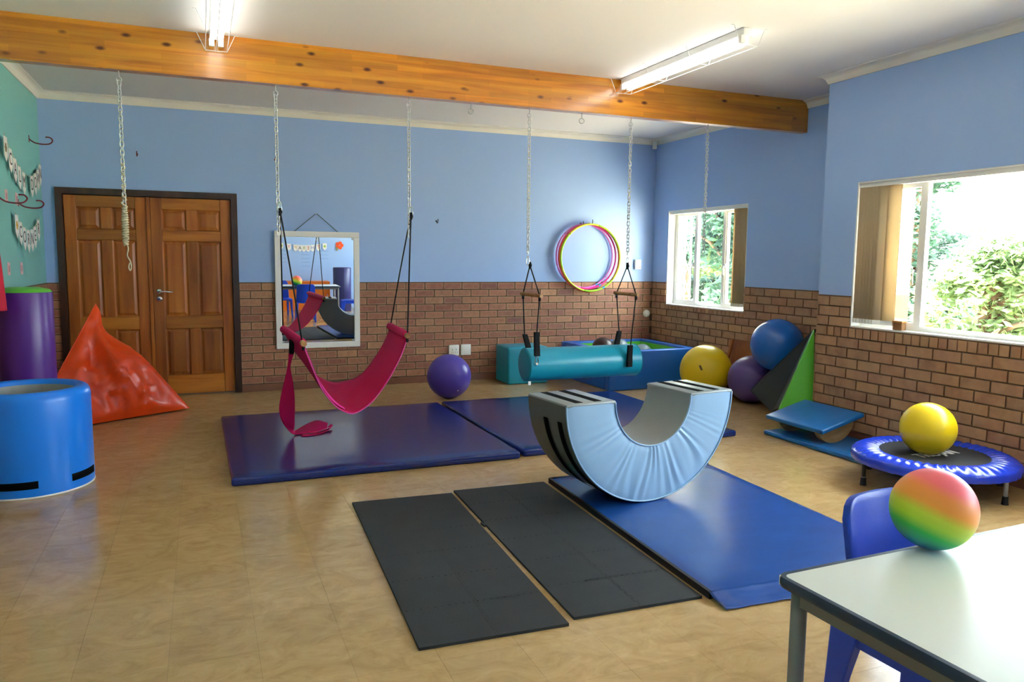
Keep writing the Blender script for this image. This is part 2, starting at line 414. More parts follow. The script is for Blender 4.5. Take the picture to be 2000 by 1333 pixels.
def leaf_mat(name, c1, c2):
    m, nt, b = newmat(name)
    geo = nt.nodes.new('ShaderNodeNewGeometry')
    n = nd(nt, 'ShaderNodeTexNoise', Scale=3.0, Detail=3.0); nt.links.new(geo.outputs['Position'], n.inputs['Vector'])
    nt.links.new(mixc(nt, n.outputs[0], srgb(c1), srgb(c2)), b.inputs['Base Color'])
    b.inputs['Roughness'].default_value = 0.45
    tr = nt.nodes.new('ShaderNodeBsdfTranslucent'); tr.inputs['Color'].default_value = srgb(c2)
    mx = nd(nt, 'ShaderNodeMixShader'); mx.inputs[0].default_value = 0.35
    out = [q for q in nt.nodes if q.type == 'OUTPUT_MATERIAL'][0]
    nt.links.new(b.outputs[0], mx.inputs[1]); nt.links.new(tr.outputs[0], mx.inputs[2]); nt.links.new(mx.outputs[0], out.inputs[0])
    return m
M['leaf'] = leaf_mat('glare paled tree leaves', '#4E6A48', '#8CA068')  # leaves paled: outdoor glare and haze put into the colour
M['leaf_shaded'] = leaf_mat('shaded blue green leaves', '#1E382B', '#4A6C54')  # darker leaf copy: shade on the recess window's trees put into the colour

def rainbow_mat():
    m, nt, b = newmat('rainbow ball rubber')
    tc = nt.nodes.new('ShaderNodeTexCoord')
    ax = (_r * 0.40 + Vector((0, 0, 1)) * 0.92).normalized()
    d = nd(nt, 'ShaderNodeVectorMath', operation='DOT_PRODUCT'); nt.links.new(tc.outputs['Object'], d.inputs[0]); d.inputs[1].default_value = ax
    mr = nd(nt, 'ShaderNodeMapRange'); mr.inputs[1].default_value = -0.106; mr.inputs[2].default_value = 0.106; nt.links.new(d.outputs['Value'], mr.inputs[0])
    cr = nt.nodes.new('ShaderNodeValToRGB'); e = cr.color_ramp.elements
    e[0].position = 0.0; e[0].color = srgb('#1E6FB8'); e[1].position = 1.0; e[1].color = srgb('#F0607A')
    for p, c in ((0.10, '#22988A'), (0.22, '#2CBC50'), (0.34, '#B6DC38'), (0.44, '#D2DC38'), (0.56, '#FAA238'), (0.70, '#FA9240'), (0.82, '#FA6A74')):
        x = e.new(p); x.color = srgb(c)
    nt.links.new(mr.outputs[0], cr.inputs[0]); nt.links.new(cr.outputs[0], b.inputs['Base Color'])
    b.inputs['Roughness'].default_value = 0.4
    n = nd(nt, 'ShaderNodeTexNoise', Scale=700.0); nt.links.new(tc.outputs['Object'], n.inputs['Vector'])
    bp = nd(nt, 'ShaderNodeBump', Strength=0.2, Distance=0.002); nt.links.new(n.outputs[0], bp.inputs['Height']); nt.links.new(bp.outputs[0], b.inputs['Normal'])
    return m
M['rainbow'] = rainbow_mat()
def neon(name, c): return pr(name, c, rough=0.3, spec=0.5)
M['tube'] = emis('lit fluorescent tube', (0.98, 1.0, 0.95, 1), TUBE)

# ================================================================== STRUCTURE
# floor: polished vinyl tiles of 305 mm on a dark joint bed
flo = MB().box(XL-0.2, XR2+0.22, YF-0.2, YB+0.2, -0.10, -0.0025).build('floor', M['grout'])
tag(flo, 'polished beige marbled vinyl tile floor', None, None, 'structure')
TS = 0.305
tile_me = MB().box(-TS/2+0.0004, TS/2-0.0004, -TS/2+0.0004, TS/2-0.0004, -0.002, 0.0).mesh('floor_tile'); tile_me.materials.append(M['floor'])
tiles = []
ix0 = math.floor((XL + 0.15) / TS) - 1
for i in range(ix0, ix0 + 26):
    for j in range(-6, 29):
        cx, cy = -0.15 + (i + 0.5) * TS, 0.08 + (j + 0.5) * TS
        if XL - 0.2 < cx < XR2 + 0.15 and YF - 0.2 < cy < YB + 0.15 and not (cx > XR + 0.2 and cy < YC - 0.3):
            d = Vector((cx, cy, -1.45)); w = d.dot(_fw)
            vis = w > 0.3 and abs(d.dot(_r) / w) < 0.72 and abs(d.dot(_u) / w) < 0.50
            tiles.append((0 if vis else 1, d.length, cx, cy))
tiles.sort()
rest = MB()
for k, (v, d, cx, cy) in enumerate(tiles):
    if k < 300:
        o = bpy.data.objects.new('tile', tile_me); C.objects.link(o); o.location = (cx, cy, 0); o.parent = flo
    else:
        rest.box(cx-TS/2+0.0004, cx+TS/2-0.0004, cy-TS/2+0.0004, cy+TS/2-0.0004, -0.002, 0.0)
tag(rest.build('tile_field', M['floor'], flo), kind='stuff')

# ceiling
ce = MB().box(XL-0.25, XR2+0.22, YF-0.25, YB+0.25, HC, HC+0.18).build('ceiling', M['ceil'])
tag(ce, 'flat off-white ceiling', kind='structure')

T = 0.22
W1 = dict(y0=6.75, y1=8.27, z0=0.895, z1=2.075)     # window in the recess
W3 = dict(y0=-1.10, y1=1.15, z0=0.925, z1=2.092)    # unseen window added beside the camera, daylight for table and rainbow ball
W2 = dict(y0=1.60, y1=4.715, z0=0.925, z1=2.092)    # large window
DX0, DX1, DZ = -1.284, 0.374, 2.103                 # doorway incl. frame

def wall(name, label, boxes):
    b = MB()
    for (mi, *q) in boxes: b.mi = mi; b.box(*q)
    o = b.build(name, [M['blue_paint'], M['mortar'], M['teal_paint']])
    return tag(o, label, kind='structure')
def split(x0, x1, y0, y1, z0, z1, up=0):
    out = []
    if z0 < HB: out.append((1, x0, x1, y0, y1, z0, min(z1, HB)))
    if z1 > HB: out.append((up, x0, x1, y0, y1, max(z0, HB), z1))
    return out
wb = wall('wall_back', 'light blue painted wall over red brown brick dado, double door and mirror on it',
          split(XL-T, DX0, YB, YB+T, 0, HC) + split(DX1, XR2+T, YB, YB+T, 0, HC) + [(0, DX0, DX1, YB, YB+T, DZ, HC)])
wr2 = wall('wall_right_recess', 'blue wall over brick dado set back beside the ball pit, with small window',
           split(XR2, XR2+T, YC, W1['y0'], 0, HC) + split(XR2, XR2+T, W1['y1'], YB, 0, HC) + split(XR2, XR2+T, W1['y0'], W1['y1'], 0, W1['z0']) + [(0, XR2, XR2+T, W1['y0'], W1['y1'], W1['z1'], HC)])
wr = wall('wall_right', 'pale blue wall over tan brick dado with large window, nearest on the right',
          split(XR, XR+T, W2['y1'], YC-T, 0, HC) + split(XR, XR2+T, YC-T, YC, 0, HC) + split(XR, XR+T, YF, W3['y0'], 0, HC) + split(XR, XR+T, W3['y1'], W2['y0'], 0, HC) + split(XR, XR+T, W3['y0'], W3['y1'], 0, W3['z0']) + [(0, XR, XR+T, W3['y0'], W3['y1'], W3['z1'], HC)] + split(XR, XR+T, W2['y0'], W2['y1'], 0, W2['z0']) + [(0, XR, XR+T, W2['y0'], W2['y1'], W2['z1'], HC)])
wl = wall('wall_left', 'teal painted wall with letter bunting above brick dado', split(XL-T, XL, YF, YB, 0, HC, 2))
wf = wall('wall_front', 'light blue wall behind the camera, seen only in the mirror', [(0, XL-T, XR+T, YF-T, YF, 0, HC)])

# bricks: one object each, sharing meshes by length
BL, BJ, CP, BZ0 = 0.2145, 0.0115, 0.0840, 0.086
BH = CP - 0.0115
_bm = {}
def brick_mesh(L, axis, mat):
    k = (round(L, 3), axis, mat)
    if k not in _bm:
        b = MB()
        if axis == 'x': b.box(-L/2, L/2, -0.009, 0.004, 0, BH)
        else: b.box(-0.009, 0.004, -L/2, L/2, 0, BH)
        me = b.mesh('brick'); me.materials.append(M[mat]); _bm[k] = me
    return _bm[k]
def lay(par, axis, face, a0, a1, mat, holes=(), sep=lambda a: True, rowlock=None, start=0.0):
    """stretcher bond from a0 to a1 along axis; holes: (a0,a1,z0) brickless above z0"""
    stuff = MB(); n = 0
    for c in range(13):
        z = BZ0 + c * CP
        spans = [(a0, a1)]
        for (h0, h1, hz) in holes:
            if z + BH > hz + 0.01:
                ns = []
                for (s0, s1) in spans:
                    if s1 <= h0 or s0 >= h1: ns.append((s0, s1)); continue
                    if h0 > s0: ns.append((s0, h0))
                    if h1 < s1: ns.append((h1, s1))
                spans = ns
        for (s0, s1) in spans:
            p = s0 - ((BL + BJ) / 2 if c % 2 else 0) - start
            while p < s1:
                q0, q1 = max(p, s0), min(p + BL, s1)
                p += BL + BJ
                if q1 - q0 < 0.02: continue
                cuts = [(q0, q1)]
                if rowlock and c == rowlock[2] and q1 > rowlock[0] and q0 < rowlock[1]:
                    h = (q1 - q0 - 2*0.009) / 3
                    if q1 - q0 > 0.15: cuts = [(q0 + i*(h+0.009), q0 + i*(h+0.009) + h) for i in range(3)]
                for (u0, u1) in cuts:
                    L = u1 - u0; mid = (u0 + u1) / 2
                    dj = random.uniform(-0.0012, 0.0012)
                    if sep(mid):
                        L = round(L - 0.0005, 3)
                        o = bpy.data.objects.new('brick', brick_mesh(L, axis, mat)); C.objects.link(o); n += 1
                        o.location = (mid, face + dj, z) if axis == 'x' else (face + dj, mid, z)
                        o.parent = par
                    else:
                        if axis == 'x': stuff.box(u0, u1, face-0.009, face+0.004, z, z+BH)
                        else: stuff.box(face-0.009, face+0.004, u0, u1, z, z+BH)
    if stuff.v: tag(stuff.build('brick_field', M[mat], par), kind='stuff')
    return n
lay(wb, 'x', YB, DX1+0.004, XR2-0.012, 'brick')
lay(wb, 'x', YB, XL+0.012, DX0-0.004, 'brick')
lay(wr2, 'y', XR2, YC+0.004, YB-0.012, 'brick_r', holes=[(W1['y0'], W1['y1'], W1['z0']-0.02)], rowlock=None)
# brick-on-edge course under the small window
_rl = MB().box(-0.009, 0.004, -0.034, 0.034, 0, 0.050).mesh('brick'); _rl.materials.append(M['brick_r'])
for k in range(20):
    o = bpy.data.objects.new('brick', _rl); C.objects.link(o); o.parent = wr2
    o.location = (XR2, W1['y0'] + 0.038 + k*(W1['y1']-W1['y0'])/20, BZ0 + 9*CP)
lay(wr, 'y', XR, YF+0.01, YC, 'brick_r', holes=[(W2['y0'], W2['y1'], W2['z0']), (W3['y0'], W3['y1'], W3['z0'])], sep=lambda a: a > 2.75, rowlock=(W2['y0']-0.05, W2['y1']+0.12, 9))
# left wall faces +x: same bricks, mirrored to the other side
_st = MB()
for c in range(13):
    p = YF + 0.01 - (0.113 if c % 2 else 0)
    while p < YB - 0.02:
        q0, q1 = max(p, YF+0.01), min(p + BL, YB - 0.012); p += BL + BJ
        if q1 - q0 < 0.03: continue
        z = BZ0 + c*CP
        if q0 > 6.9:
            o = bpy.data.objects.new('brick', brick_mesh(round(q1-q0, 3), 'y', 'brick_r')); C.objects.link(o)
            o.location = (XL + 0.005, (q0+q1)/2, z); o.parent = wl
        else: _st.box(XL-0.004, XL+0.009, q0, q1, z, z+BH)
tag(_st.build('brick_field', M['brick_r'], wl), kind='stuff')
# return face of the projecting wall
_st = MB()
for c in range(13):
    p = XR - (0.113 if c % 2 else 0)
    while p < XR2 - 0.02:
        q0, q1 = max(p, XR), min(p + BL, XR2 - 0.012); p += BL + BJ
        if q1 - q0 > 0.02: _st.box(q0, q1, YC-0.004, YC+0.009, BZ0+c*CP, BZ0+c*CP+BH)
tag(_st.build('brick_return', M['brick_r'], wr), kind='stuff')

# skirting of brown tiles
M['skirt'] = pr('brown skirting tile', '#7E5440', rough=0.4, var=0.18, vscale=10)
def skirt(name, x0, x1, y0, y1):
    return tag(MB().box(x0, x1, y0, y1, 0, 0.078).build(name, M['skirt']), 'low brown tile skirting', kind='structure')
o = skirt('baseboard_back', DX1+0.004, XR2-0.02, YB-0.022, YB-0.0005)
skirt('baseboard_right_recess', XR2-0.02, XR2-0.0005, YC+0.012, YB-0.024)
skirt('baseboard_right', XR-0.02, XR-0.0005, YF, YC)
skirt('baseboard_left', XL+0.0005, XL+0.02, YF, YB-0.0005)

# coved cornice
def cove(name, path_pts, inward):
    """sweep a coved profile; path at the wall/ceiling line, inward = unit vectors per segment"""
    b = MB()
    prof = [(0.0, -0.072), (0.010, -0.072), (0.014, -0.060), (0.024, -0.036), (0.042, -0.018), (0.062, -0.011), (0.070, -0.008), (0.070, 0.0), (0.0, 0.0)]
    n = len(path_pts); rings = []
    for (p, inw) in zip(path_pts, inward):
        rings.append([Vector((p[0] + inw[0]*a, p[1] + inw[1]*a, HC - 0.0005 + z)) for (a, z) in prof])
    k = len(prof); vs = [q for r_ in rings for q in r_]; fs = []
    for i in range(n-1):
        for j in range(k):
            fs.append((i*k+j, i*k+(j+1) % k, (i+1)*k+(j+1) % k, (i+1)*k+j))
    fs += [tuple(range(k)), tuple((n-1)*k+j for j in range(k))[::-1]]
    b.add(vs, fs)
    o = b.build(name, M['cornice']); smooth_angle(o.data, 50)
    return tag(o, 'off-white coved cornice along the ceiling edge', kind='structure')
e = 0.0006
cove('trim_1', [(XL+e, YF), (XL+e, YB-e), (XR2-e, YB-e), (XR2-e, YC+e), (XR-e, YC+e), (XR-e, YF)],
     [(1, 0), (1, -1), (-1, -1), (-1, 1), (-1, 1), (-1, 0)])

# ceiling beam
beam = MB().box(XL+e, XR2-e, 5.928, 6.016, 2.70, HC-0.0005).build('ceiling_beam', M['beam'])
tag(beam, 'varnished laminated pine beam with knots spanning the ceiling', 'beam', kind='structure')

# ---------------------------------------------------------------- door
door = thing('door_1', (0, YB, 0), label='pair of varnished panelled timber doors in dark frame', kind='structure')
fw_ = 0.062
fr = MB().box(DX0, DX0+fw_, -0.03, 0.12, 0, DZ).box(DX1-fw_, DX1, -0.03, 0.12, 0, DZ).box(DX0+fw_, DX1-fw_, -0.03, 0.12, DZ-fw_, DZ)
fr.build('door_frame', M['frame_wood'], door)
# dark sheet behind the leaves, its colour stands in for shade in the gaps
MB().box(DX0+fw_, DX1-fw_, 0.10, 0.115, 0.0, DZ-fw_).build('dark_gap_sheet', M['frame_wood'], door)
def leaf(x0, x1, mirror, parent):
    """six panel leaf: stiles, rails, muntins as boards, raised panels"""
    lf = thing('door_leaf', (0, 0, 0)); lf.parent = parent
    zt = DZ - fw_ - 0.004; zb = 0.012; y0, y1 = 0.010, 0.050
    st = 0.105; s = 0.0012
    def board(nm, a0, a1, b0, b1, mat, d=0.0):
        me = rbox_mesh(nm, a1-a0-s, 0.04, b1-b0-s, 0.004, 1)
        o = obj(nm, me, M[mat], lf); o.location = ((a0+a1)/2, y0 + 0.02 + d, b0); return o
    board('stile', x0, x0+st, zb, zt, 'door_v'); board('stile', x1-st, x1, zb, zt, 'door_v')
    rails = [(zb, zb+0.20), (0.70, 0.83), (1.60, 1.71), (zt-0.115, zt)]
    for (b0, b1) in rails: board('rail', x0+st, x1-st, b0, b1, 'door_h')
    xm = (x0+x1)/2
    for (b0, b1) in ((rails[0][1], rails[1][0]), (rails[1][1], rails[2][0]), (rails[2][1], rails[3][0])):
        board('muntin', xm-0.05, xm+0.05, b0, b1, 'door_v')
        for (a0, a1) in ((x0+st, xm-0.05), (xm+0.05, x1-st)):
            b = MB(); c = 0.035
            pts = lambda i, y: [(a0+i, y, b0+i), (a1-i, y, b0+i), (a1-i, y, b1-i), (a0+i, y, b1-i)]
            vs = pts(0, y0+0.006) + pts(0.010, y0+0.016) + pts(0.018, y0+0.016) + pts(0.018+c*0.6, y0+0.006)
            fs = [(r_*4+k, r_*4+(k+1) % 4, (r_+1)*4+(k+1) % 4, (r_+1)*4+k) for r_ in range(3) for k in range(4)] + [(12, 13, 14, 15)]
            b.add(vs, fs); b.build('panel', M['door_v'], lf)
    return lf
xm = -0.47
l1 = leaf(DX0+fw_+0.003, xm-0.018, False, door)
l2 = leaf(xm+0.014, DX1-fw_-0.003, True, door)
mb = MB().box(xm-0.017, xm+0.013, -0.006, 0.045, 0.012, DZ-fw_-0.004); mb.build('meeting_strip', M['door_v'], door)
# lever handle and keyhole rose
hx, hz = xm+0.072, 1.085
hb = MB().lathe([(0, 0), (0.026, 0), (0.026, 0.008), (0.022, 0.010), (0, 0.010)], 20)
hm = Matrix.Translation((hx, 0.010, hz)) @ Matrix.Rotation(PI/2, 4, 'X')
hd = MB()
for mm, zz in ((hb, 0.0), (hb, -0.075)):
    hd.add([(Matrix.Translation((0, 0, zz)) @ hm) @ Vector(v) for v in mm.v], mm.f)
hd.tube([(hx, 0.0, hz), (hx, -0.045, hz), (hx+0.012, -0.052, hz), (hx+0.06, -0.054, hz+0.002), (hx+0.125, -0.052, hz-0.004)], [0.009, 0.009, 0.010, 0.0095, 0.008], 10)
h = hd.build('handle', M['chrome'], door, True)
MB().box(hx-0.004, hx+0.004, -0.0015, 0.0, hz-0.084, hz-0.066).build('keyhole', M['rubber'], door)

# ---------------------------------------------------------------- windows
def window(name, label, X, w, mulls, casements, bars):
    t = thing(name, (0, 0, 0), label=label, kind='structure')
    y0, y1, z0, z1 = w['y0'], w['y1'], w['z0'], w['z1']
    # painted reveal lining
    lin = MB(); d = 0.012
    lin.box(X+0.002, X+T+0.01, y0+e, y0+d, z0, z1-e).box(X+0.002, X+T+0.01, y1-d, y1-e, z0, z1-e).box(X+0.002, X+T+0.01, y0+d, y1-d, z1-d, z1-e)
    lin.build('reveal', M['white'], t)
    MB().box(X+0.003, X+T+0.03, y0+d, y1-d, z0-0.002, z0+0.012).build('sill', M['white'], t)
    fx0, fx1 = X+0.105, X+0.14
    f = MB(); q = 0.036
    f.box(fx0, fx1, y0+d, y0+d+q, z0+0.012, z1-d).box(fx0, fx1, y1-d-q, y1-d, z0+0.012, z1-d)
    f.box(fx0, fx1, y0+d+q, y1-d-q, z0+0.012, z0+0.012+q).box(fx0, fx1, y0+d+q, y1-d-q, z1-d-q, z1-d)
    f.build('window_frame', M['white'], t)
    edges = [y0+d+q] + mulls + [y1-d-q]
    for m_ in mulls: MB().box(fx0-0.005, fx1, m_-0.022, m_+0.022, z0+0.012+q, z1-d-q).build('mullion', M['white'], t)
    for i in range(len(edges)-1):
        a0 = edges[i] + (0.022 if i else 0); a1 = edges[i+1] - (0.022 if i < len(edges)-2 else 0)
        zz0, zz1 = z0+0.012+q, z1-d-q
        if i in casements:
            c = MB(); g = 0.024
            c.box(fx0+0.004, fx1+0.008, a0, a0+g, zz0, zz1).box(fx0+0.004, fx1+0.008, a1-g, a1, zz0, zz1).box(fx0+0.004, fx1+0.008, a0+g, a1-g, zz0, zz0+g).box(fx0+0.004, fx1+0.008, a0+g, a1-g, zz1-g, zz1)
            s = c.build('sash', M['white'], t)
            a0 += g; a1 -= g; zz0 += g; zz1 -= g
            yl = a0 if i else a1
            hd = MB().box(fx0-0.02, fx0, yl-0.012, yl+0.012, 1.38, 1.42).tube([(fx0-0.022, yl, 1.40), (fx0-0.035, yl, 1.37), (fx0-0.03, yl, 1.29)], 0.006, 8)
            hd.build('latch', M['chrome'], s)
            if bars:
                bb = MB()
                for z in bars: bb.box(fx1+0.012, fx1+0.020, a0-0.02, a1+0.02, z-0.006, z+0.006)
                bb.box(fx1+0.012, fx1+0.020, a1-0.05, a1-0.04, zz0, zz1)
                bb.build('burglar_bars', M['white'], t)
        MB().box(fx0+0.018, fx0+0.021, a0, a1, zz0, zz1).build('pane', M['glass'], t)
    return t
window('window_1', 'small white steel window in the recess beyond the yellow ball', XR2, W1, [7.27, 7.80], (0, 2), None)
window('window_2', 'large white steel window above the trampoline', XR, W2, [2.18, 4.165], (0, 2), [1.01, 1.23, 1.77, 2.0])

window('added_window_3', 'unseen white steel window added on the right wall beside the camera to light table and ball', XR, W3, [-0.55, 0.60], (0, 2), None)

# vertical blinds drawn to one side
def blind(name, label, X, w, ys, rots, z1, z0, loc):
    t = thing(name, (0, 0, 0), label=label, cat='blind')
    MB().box(X+0.02, X+0.06, w['y0']+0.02, w['y1']-0.014, w['z1']-0.045, w['z1']-0.0125).build('head_rail', M['white_plastic'], t)
    for y, a in zip(ys, rots):
        b = MB()
        b.grid(lambda u, v: (math.sin((u-0.5)*2.2)*0.006, (u-0.5)*0.118, z0 + (z1-z0)*v), 6, 1)
        me = b.mesh('slat', True); o = obj('slat', me, M['cream_blind'], t)
        so = o.modifiers.new('s', 'SOLIDIFY'); so.thickness = 0.0012
        o.location = (X+0.040, y, 0); o.rotation_euler = (0, 0, a)
        wt = MB().box(-0.004, 0.004, -0.055, 0.055, z0, z0+0.035); k = wt.build('weight', M['white_plastic'], o)
    return t
blind('vertical_blind', 'beige vertical blind stacked at the far side of the large window', XR, W2,
      [4.675 - i*0.031 for i in range(8)] + [4.385], [0.62 + 0.05*(i % 3) for i in range(8)] + [0.25], W2['z1']-0.045, 0.965, None)
blind('vertical_blind', 'beige vertical blind stacked at the near side of the small recess window', XR2, W1,
      [6.80 + i*0.030 for i in range(6)], [0.85, 0.8, 0.9, 0.85, 0.8, 0.5], W1['z1']-0.045, 0.95, None)

# ---------------------------------------------------------------- fluorescent lights
def fluoro(X, Y0, Y1, label):
    t = thing('fluorescent_light', (X, Y0, HC), label=label, cat='light', group='caged twin tube ceiling lights')
    L = Y1 - Y0
    me = rbox_mesh('batten', 0.075, L-0.03, 0.05, 0.008, 2); o = obj('batten', me, M['white'], t); o.location = (0, L/2, -0.0505)
    rf = MB().prism([(-0.10, 0.02, -0.052), (-0.035, 0.02, -0.051), (-0.03, 0.02, -0.0535), (-0.10, 0.02, -0.0545)], (0, L-0.04, 0))
    for s in (-1, 1):
        for yy in (0.025, L-0.055):
            MB().box(s*0.03-0.017, s*0.03+0.017, yy, yy+0.03, -0.098, -0.0505).build('tube_holder', M['white_plastic'], t)
        MB().tube([(s*0.03, 0.055, -0.082), (s*0.03, L-0.055, -0.082)], 0.013, 12).build('tube', M['tube'], t, True)
    g = MB(); w = 0.0028
    for yy in (0.0, L*0.33, L*0.67, L):
        g.tube([(-0.145, yy, -0.003), (-0.125, yy, -0.003), (-0.072, yy, -0.118), (0.072, yy, -0.118), (0.125, yy, -0.003), (0.145, yy, -0.003)], w, 6)
    for x, z in ((-0.072, -0.118), (0.072, -0.118), (0.0, -0.118)):
        g.tube([(x, 0, z), (x, L, z)], w, 6)
    g.build('wire_guard', M['white'], t)
    return t
fluoro(0.150, 4.27, 5.905, 'caged twin tube light above the hammock side, left of two at the beam')
fluoro(3.425, 4.27, 5.905, 'caged twin tube light on the window side, right of two at the beam')
fluoro(0.150, -0.30, 1.335, 'caged twin tube light behind the camera on the left')
fluoro(3.425, -0.30, 1.335, 'caged twin tube light behind the camera over the table')

# ================================================================== THINGS
BY = 5.972   # middle of the beam
BB = 2.70
# ---------------------------------------------------------------- chains, hooks, ropes
def link_chain(b, x, y, z0, z1, pitch=0.0290, w=0.0038):
    """oval links alternately turned a quarter, from z1 down to z0"""
    n = max(2, int((z1 - z0) / pitch)); Lh = pitch/2 + w
    for i in range(n):
        zc = z1 - (i + 0.5) * pitch; pts = []
        for k in range(12):
            a = 2*PI*k/12; lx = math.cos(a)*0.0125; lz = math.sin(a)
            lz = (Lh - 0.006) * (1 if lz > 0.01 else -1 if lz < -0.01 else 0) + lz * 0.008
            tw = 0.6 + (PI/2 if i % 2 else 0) + 0.15*math.sin(i*0.7)
            pts.append((x + lx*math.cos(tw), y + lx*math.sin(tw), zc + lz))
        b.tube(pts, w, 5, closed=True)
    return z1 - n*pitch
def eye(b, x, y, z):
    b.tube([(x, y, z), (x, y, z-0.045)], 0.004, 8)
    b.tube([(x + 0.017*math.cos(a)*0.94, y - 0.017*math.cos(a)*0.34, z-0.060+0.017*math.sin(a)) for a in [2*PI*k/16 for k in range(16)]], 0.0038, 6, closed=True)
def carabiner(b, x, y, z, h=0.075):
    pts = []
    for k in range(16):
        a = 2*PI*k/16
        pts.append((x + math.cos(a)*(0.015 if math.sin(a) < 0 else 0.010)*0.94, y - math.cos(a)*0.012*0.34, z - h/2 + math.sin(a)*h/2))
    b.tube(pts, 0.004, 6, closed=True)
def chain(x, zend, label, clip=None):
    t = thing('hanging_chain', (x, BY, BB), label=label, cat='chain', group='galvanised chains hung from the beam')
    b = MB(); eye(b, 0, 0, 0); b.build('eye_hook', M['galv'], t, True)
    b = MB(); link_chain(b, 0, 0, zend-BB, -0.068); b.build('links', M['galv'], t, True)
    if clip:
        b = MB(); carabiner(b, 0.012 if clip[1] else 0, -0.012 if clip[1] else 0, clip[0]-BB); b.build('carabiner', M['chrome'], t, True)
    return t
chX = dict(a=-0.475, b=0.548, c=1.546, d=2.575, e=3.548, f=4.362)
ta = chain(chX['a'], 1.62, 'chain wrapped in cream cotton rope, leftmost, in front of the double door')
chain(chX['b'], 1.60, 'chain carrying the left end of the pink hammock swing', (1.86, True))
chain(chX['c'], 1.60, 'chain carrying the right end of the pink hammock swing', (1.86, True))
chain(chX['d'], 1.485, 'chain carrying the left end of the teal bolster swing', (1.478, False))
chain(chX['e'], 1.485, 'chain carrying the right end of the teal bolster swing', (1.478, False))
chain(chX['f'], 1.52, 'empty chain hanging in front of the small recess window')
# cotton rope wound round the first chain
b = MB()
pts = []
for k in range(150):
    u = k/149; z = -0.62 - u*0.56; rad = 0.009 + 0.006*(u > 0.45) + 0.003*math.sin(k*1.7)
    pts.append((rad*math.cos(k*0.75), rad*math.sin(k*0.75), z + 0.012*math.sin(k*0.31)))
b.tube(pts, 0.0055, 6)
pts = []
for k in range(110):
    u = k/109; z = -0.92 - u*0.26; rad = 0.012 + 0.007*math.sin(u*PI)
    pts.append((rad*math.cos(-k*0.9), rad*math.sin(-k*0.9), z))
b.tube(pts, 0.006, 6)
b.tube(catmull([(0.0, 0, -1.15), (0.012, 0, -1.20), (0.004, 0, -1.25), (0.022, 0, -1.29), (0.026, 0, -1.33), (0.018, 0, -1.355), (0.010, 0, -1.33), (0.018, 0, -1.30)], 4), 0.0045, 6)
b.build('cotton_rope', M['string'], ta, True)
for i, x in enumerate((2.060, 3.062)):
    t = thing('eye_hook', (x, BY, BB), label=('empty screw eye in the beam between hammock and bolster chains', 'empty screw eye in the beam between the two bolster chains')[i], cat='hook', group='screw eyes in the beam')
    b = MB(); b.tube([(0, 0, 0), (0, 0, -0.045)], 0.0045, 8); b.build('shank', M['galv'], t, True)
    b = MB(); b.tube([(0.021*math.cos(a), -0.006*math.cos(a), -0.066+0.021*math.sin(a)) for a in [2*PI*k/18 for k in range(18)]], 0.0045, 6, closed=True); b.build('ring', M['galv'], t, True)

# ---------------------------------------------------------------- pink hammock swing
t = thing('hammock_swing', (1.05, BY, 0.26), label='magenta canvas hammock swing hung on black ropes before the mirror', cat='swing')
O = Vector((1.05, BY, 0.26))
rel = lambda p: Vector(p) - O
dl = (Vector((0.610, 6.45, 0.865)), Vector((0.657, 5.55, 0.843)))
dr = (Vector((1.532, 6.62, 0.854)), Vector((1.453, 5.70, 0.860)))
near = [(0.664, 5.565, 0.82), (0.709, 5.575, 0.70), (0.745, 5.585, 0.604), (0.803, 5.60, 0.478), (0.889, 5.61, 0.364), (0.984, 5.625, 0.301), (1.063, 5.64, 0.304), (1.175, 5.655, 0.376), (1.298, 5.67, 0.528), (1.398, 5.685, 0.700), (1.454, 5.70, 0.835)]
far = [(0.613, 6.42, 0.845), (0.680, 6.44, 0.710), (0.770, 6.455, 0.580), (0.870, 6.475, 0.470), (0.975, 6.49, 0.406), (1.085, 6.51, 0.393), (1.195, 6.53, 0.415), (1.300, 6.545, 0.482), (1.392, 6.565, 0.590), (1.465, 6.58, 0.700), (1.530, 6.59, 0.835)]
cn, cf = catmull(near, 6), catmull(far, 6)
def cloth(u, v):
    i = u * (len(cn)-1); k = min(int(i), len(cn)-2); fr_ = i - k
    a = cn[k].lerp(cn[k+1], fr_); c_ = cf[k].lerp(cf[k+1], fr_)
    p = a.lerp(c_, v)
    sag = math.sin(u*PI)**2
    p.z -= 0.035 * math.sin(v*PI) * sag
    # soft crease across the bottom of the seat
    p.z += 0.010 * noise.noise(Vector((u*7, v*3, 1.3))) * sag
    p.z += 0.012 * math.exp(-((v-0.30-0.25*(u-0.5))/0.05)**2) * math.exp(-((u-0.50)/0.10)**2)
    return rel(p)
g = MB().grid(cloth, 60, 16)
cl = g.build('canvas_seat', M['pink'], t, True)
so = cl.modifiers.new('thickness', 'SOLIDIFY'); so.thickness = 0.006; so.offset = 0
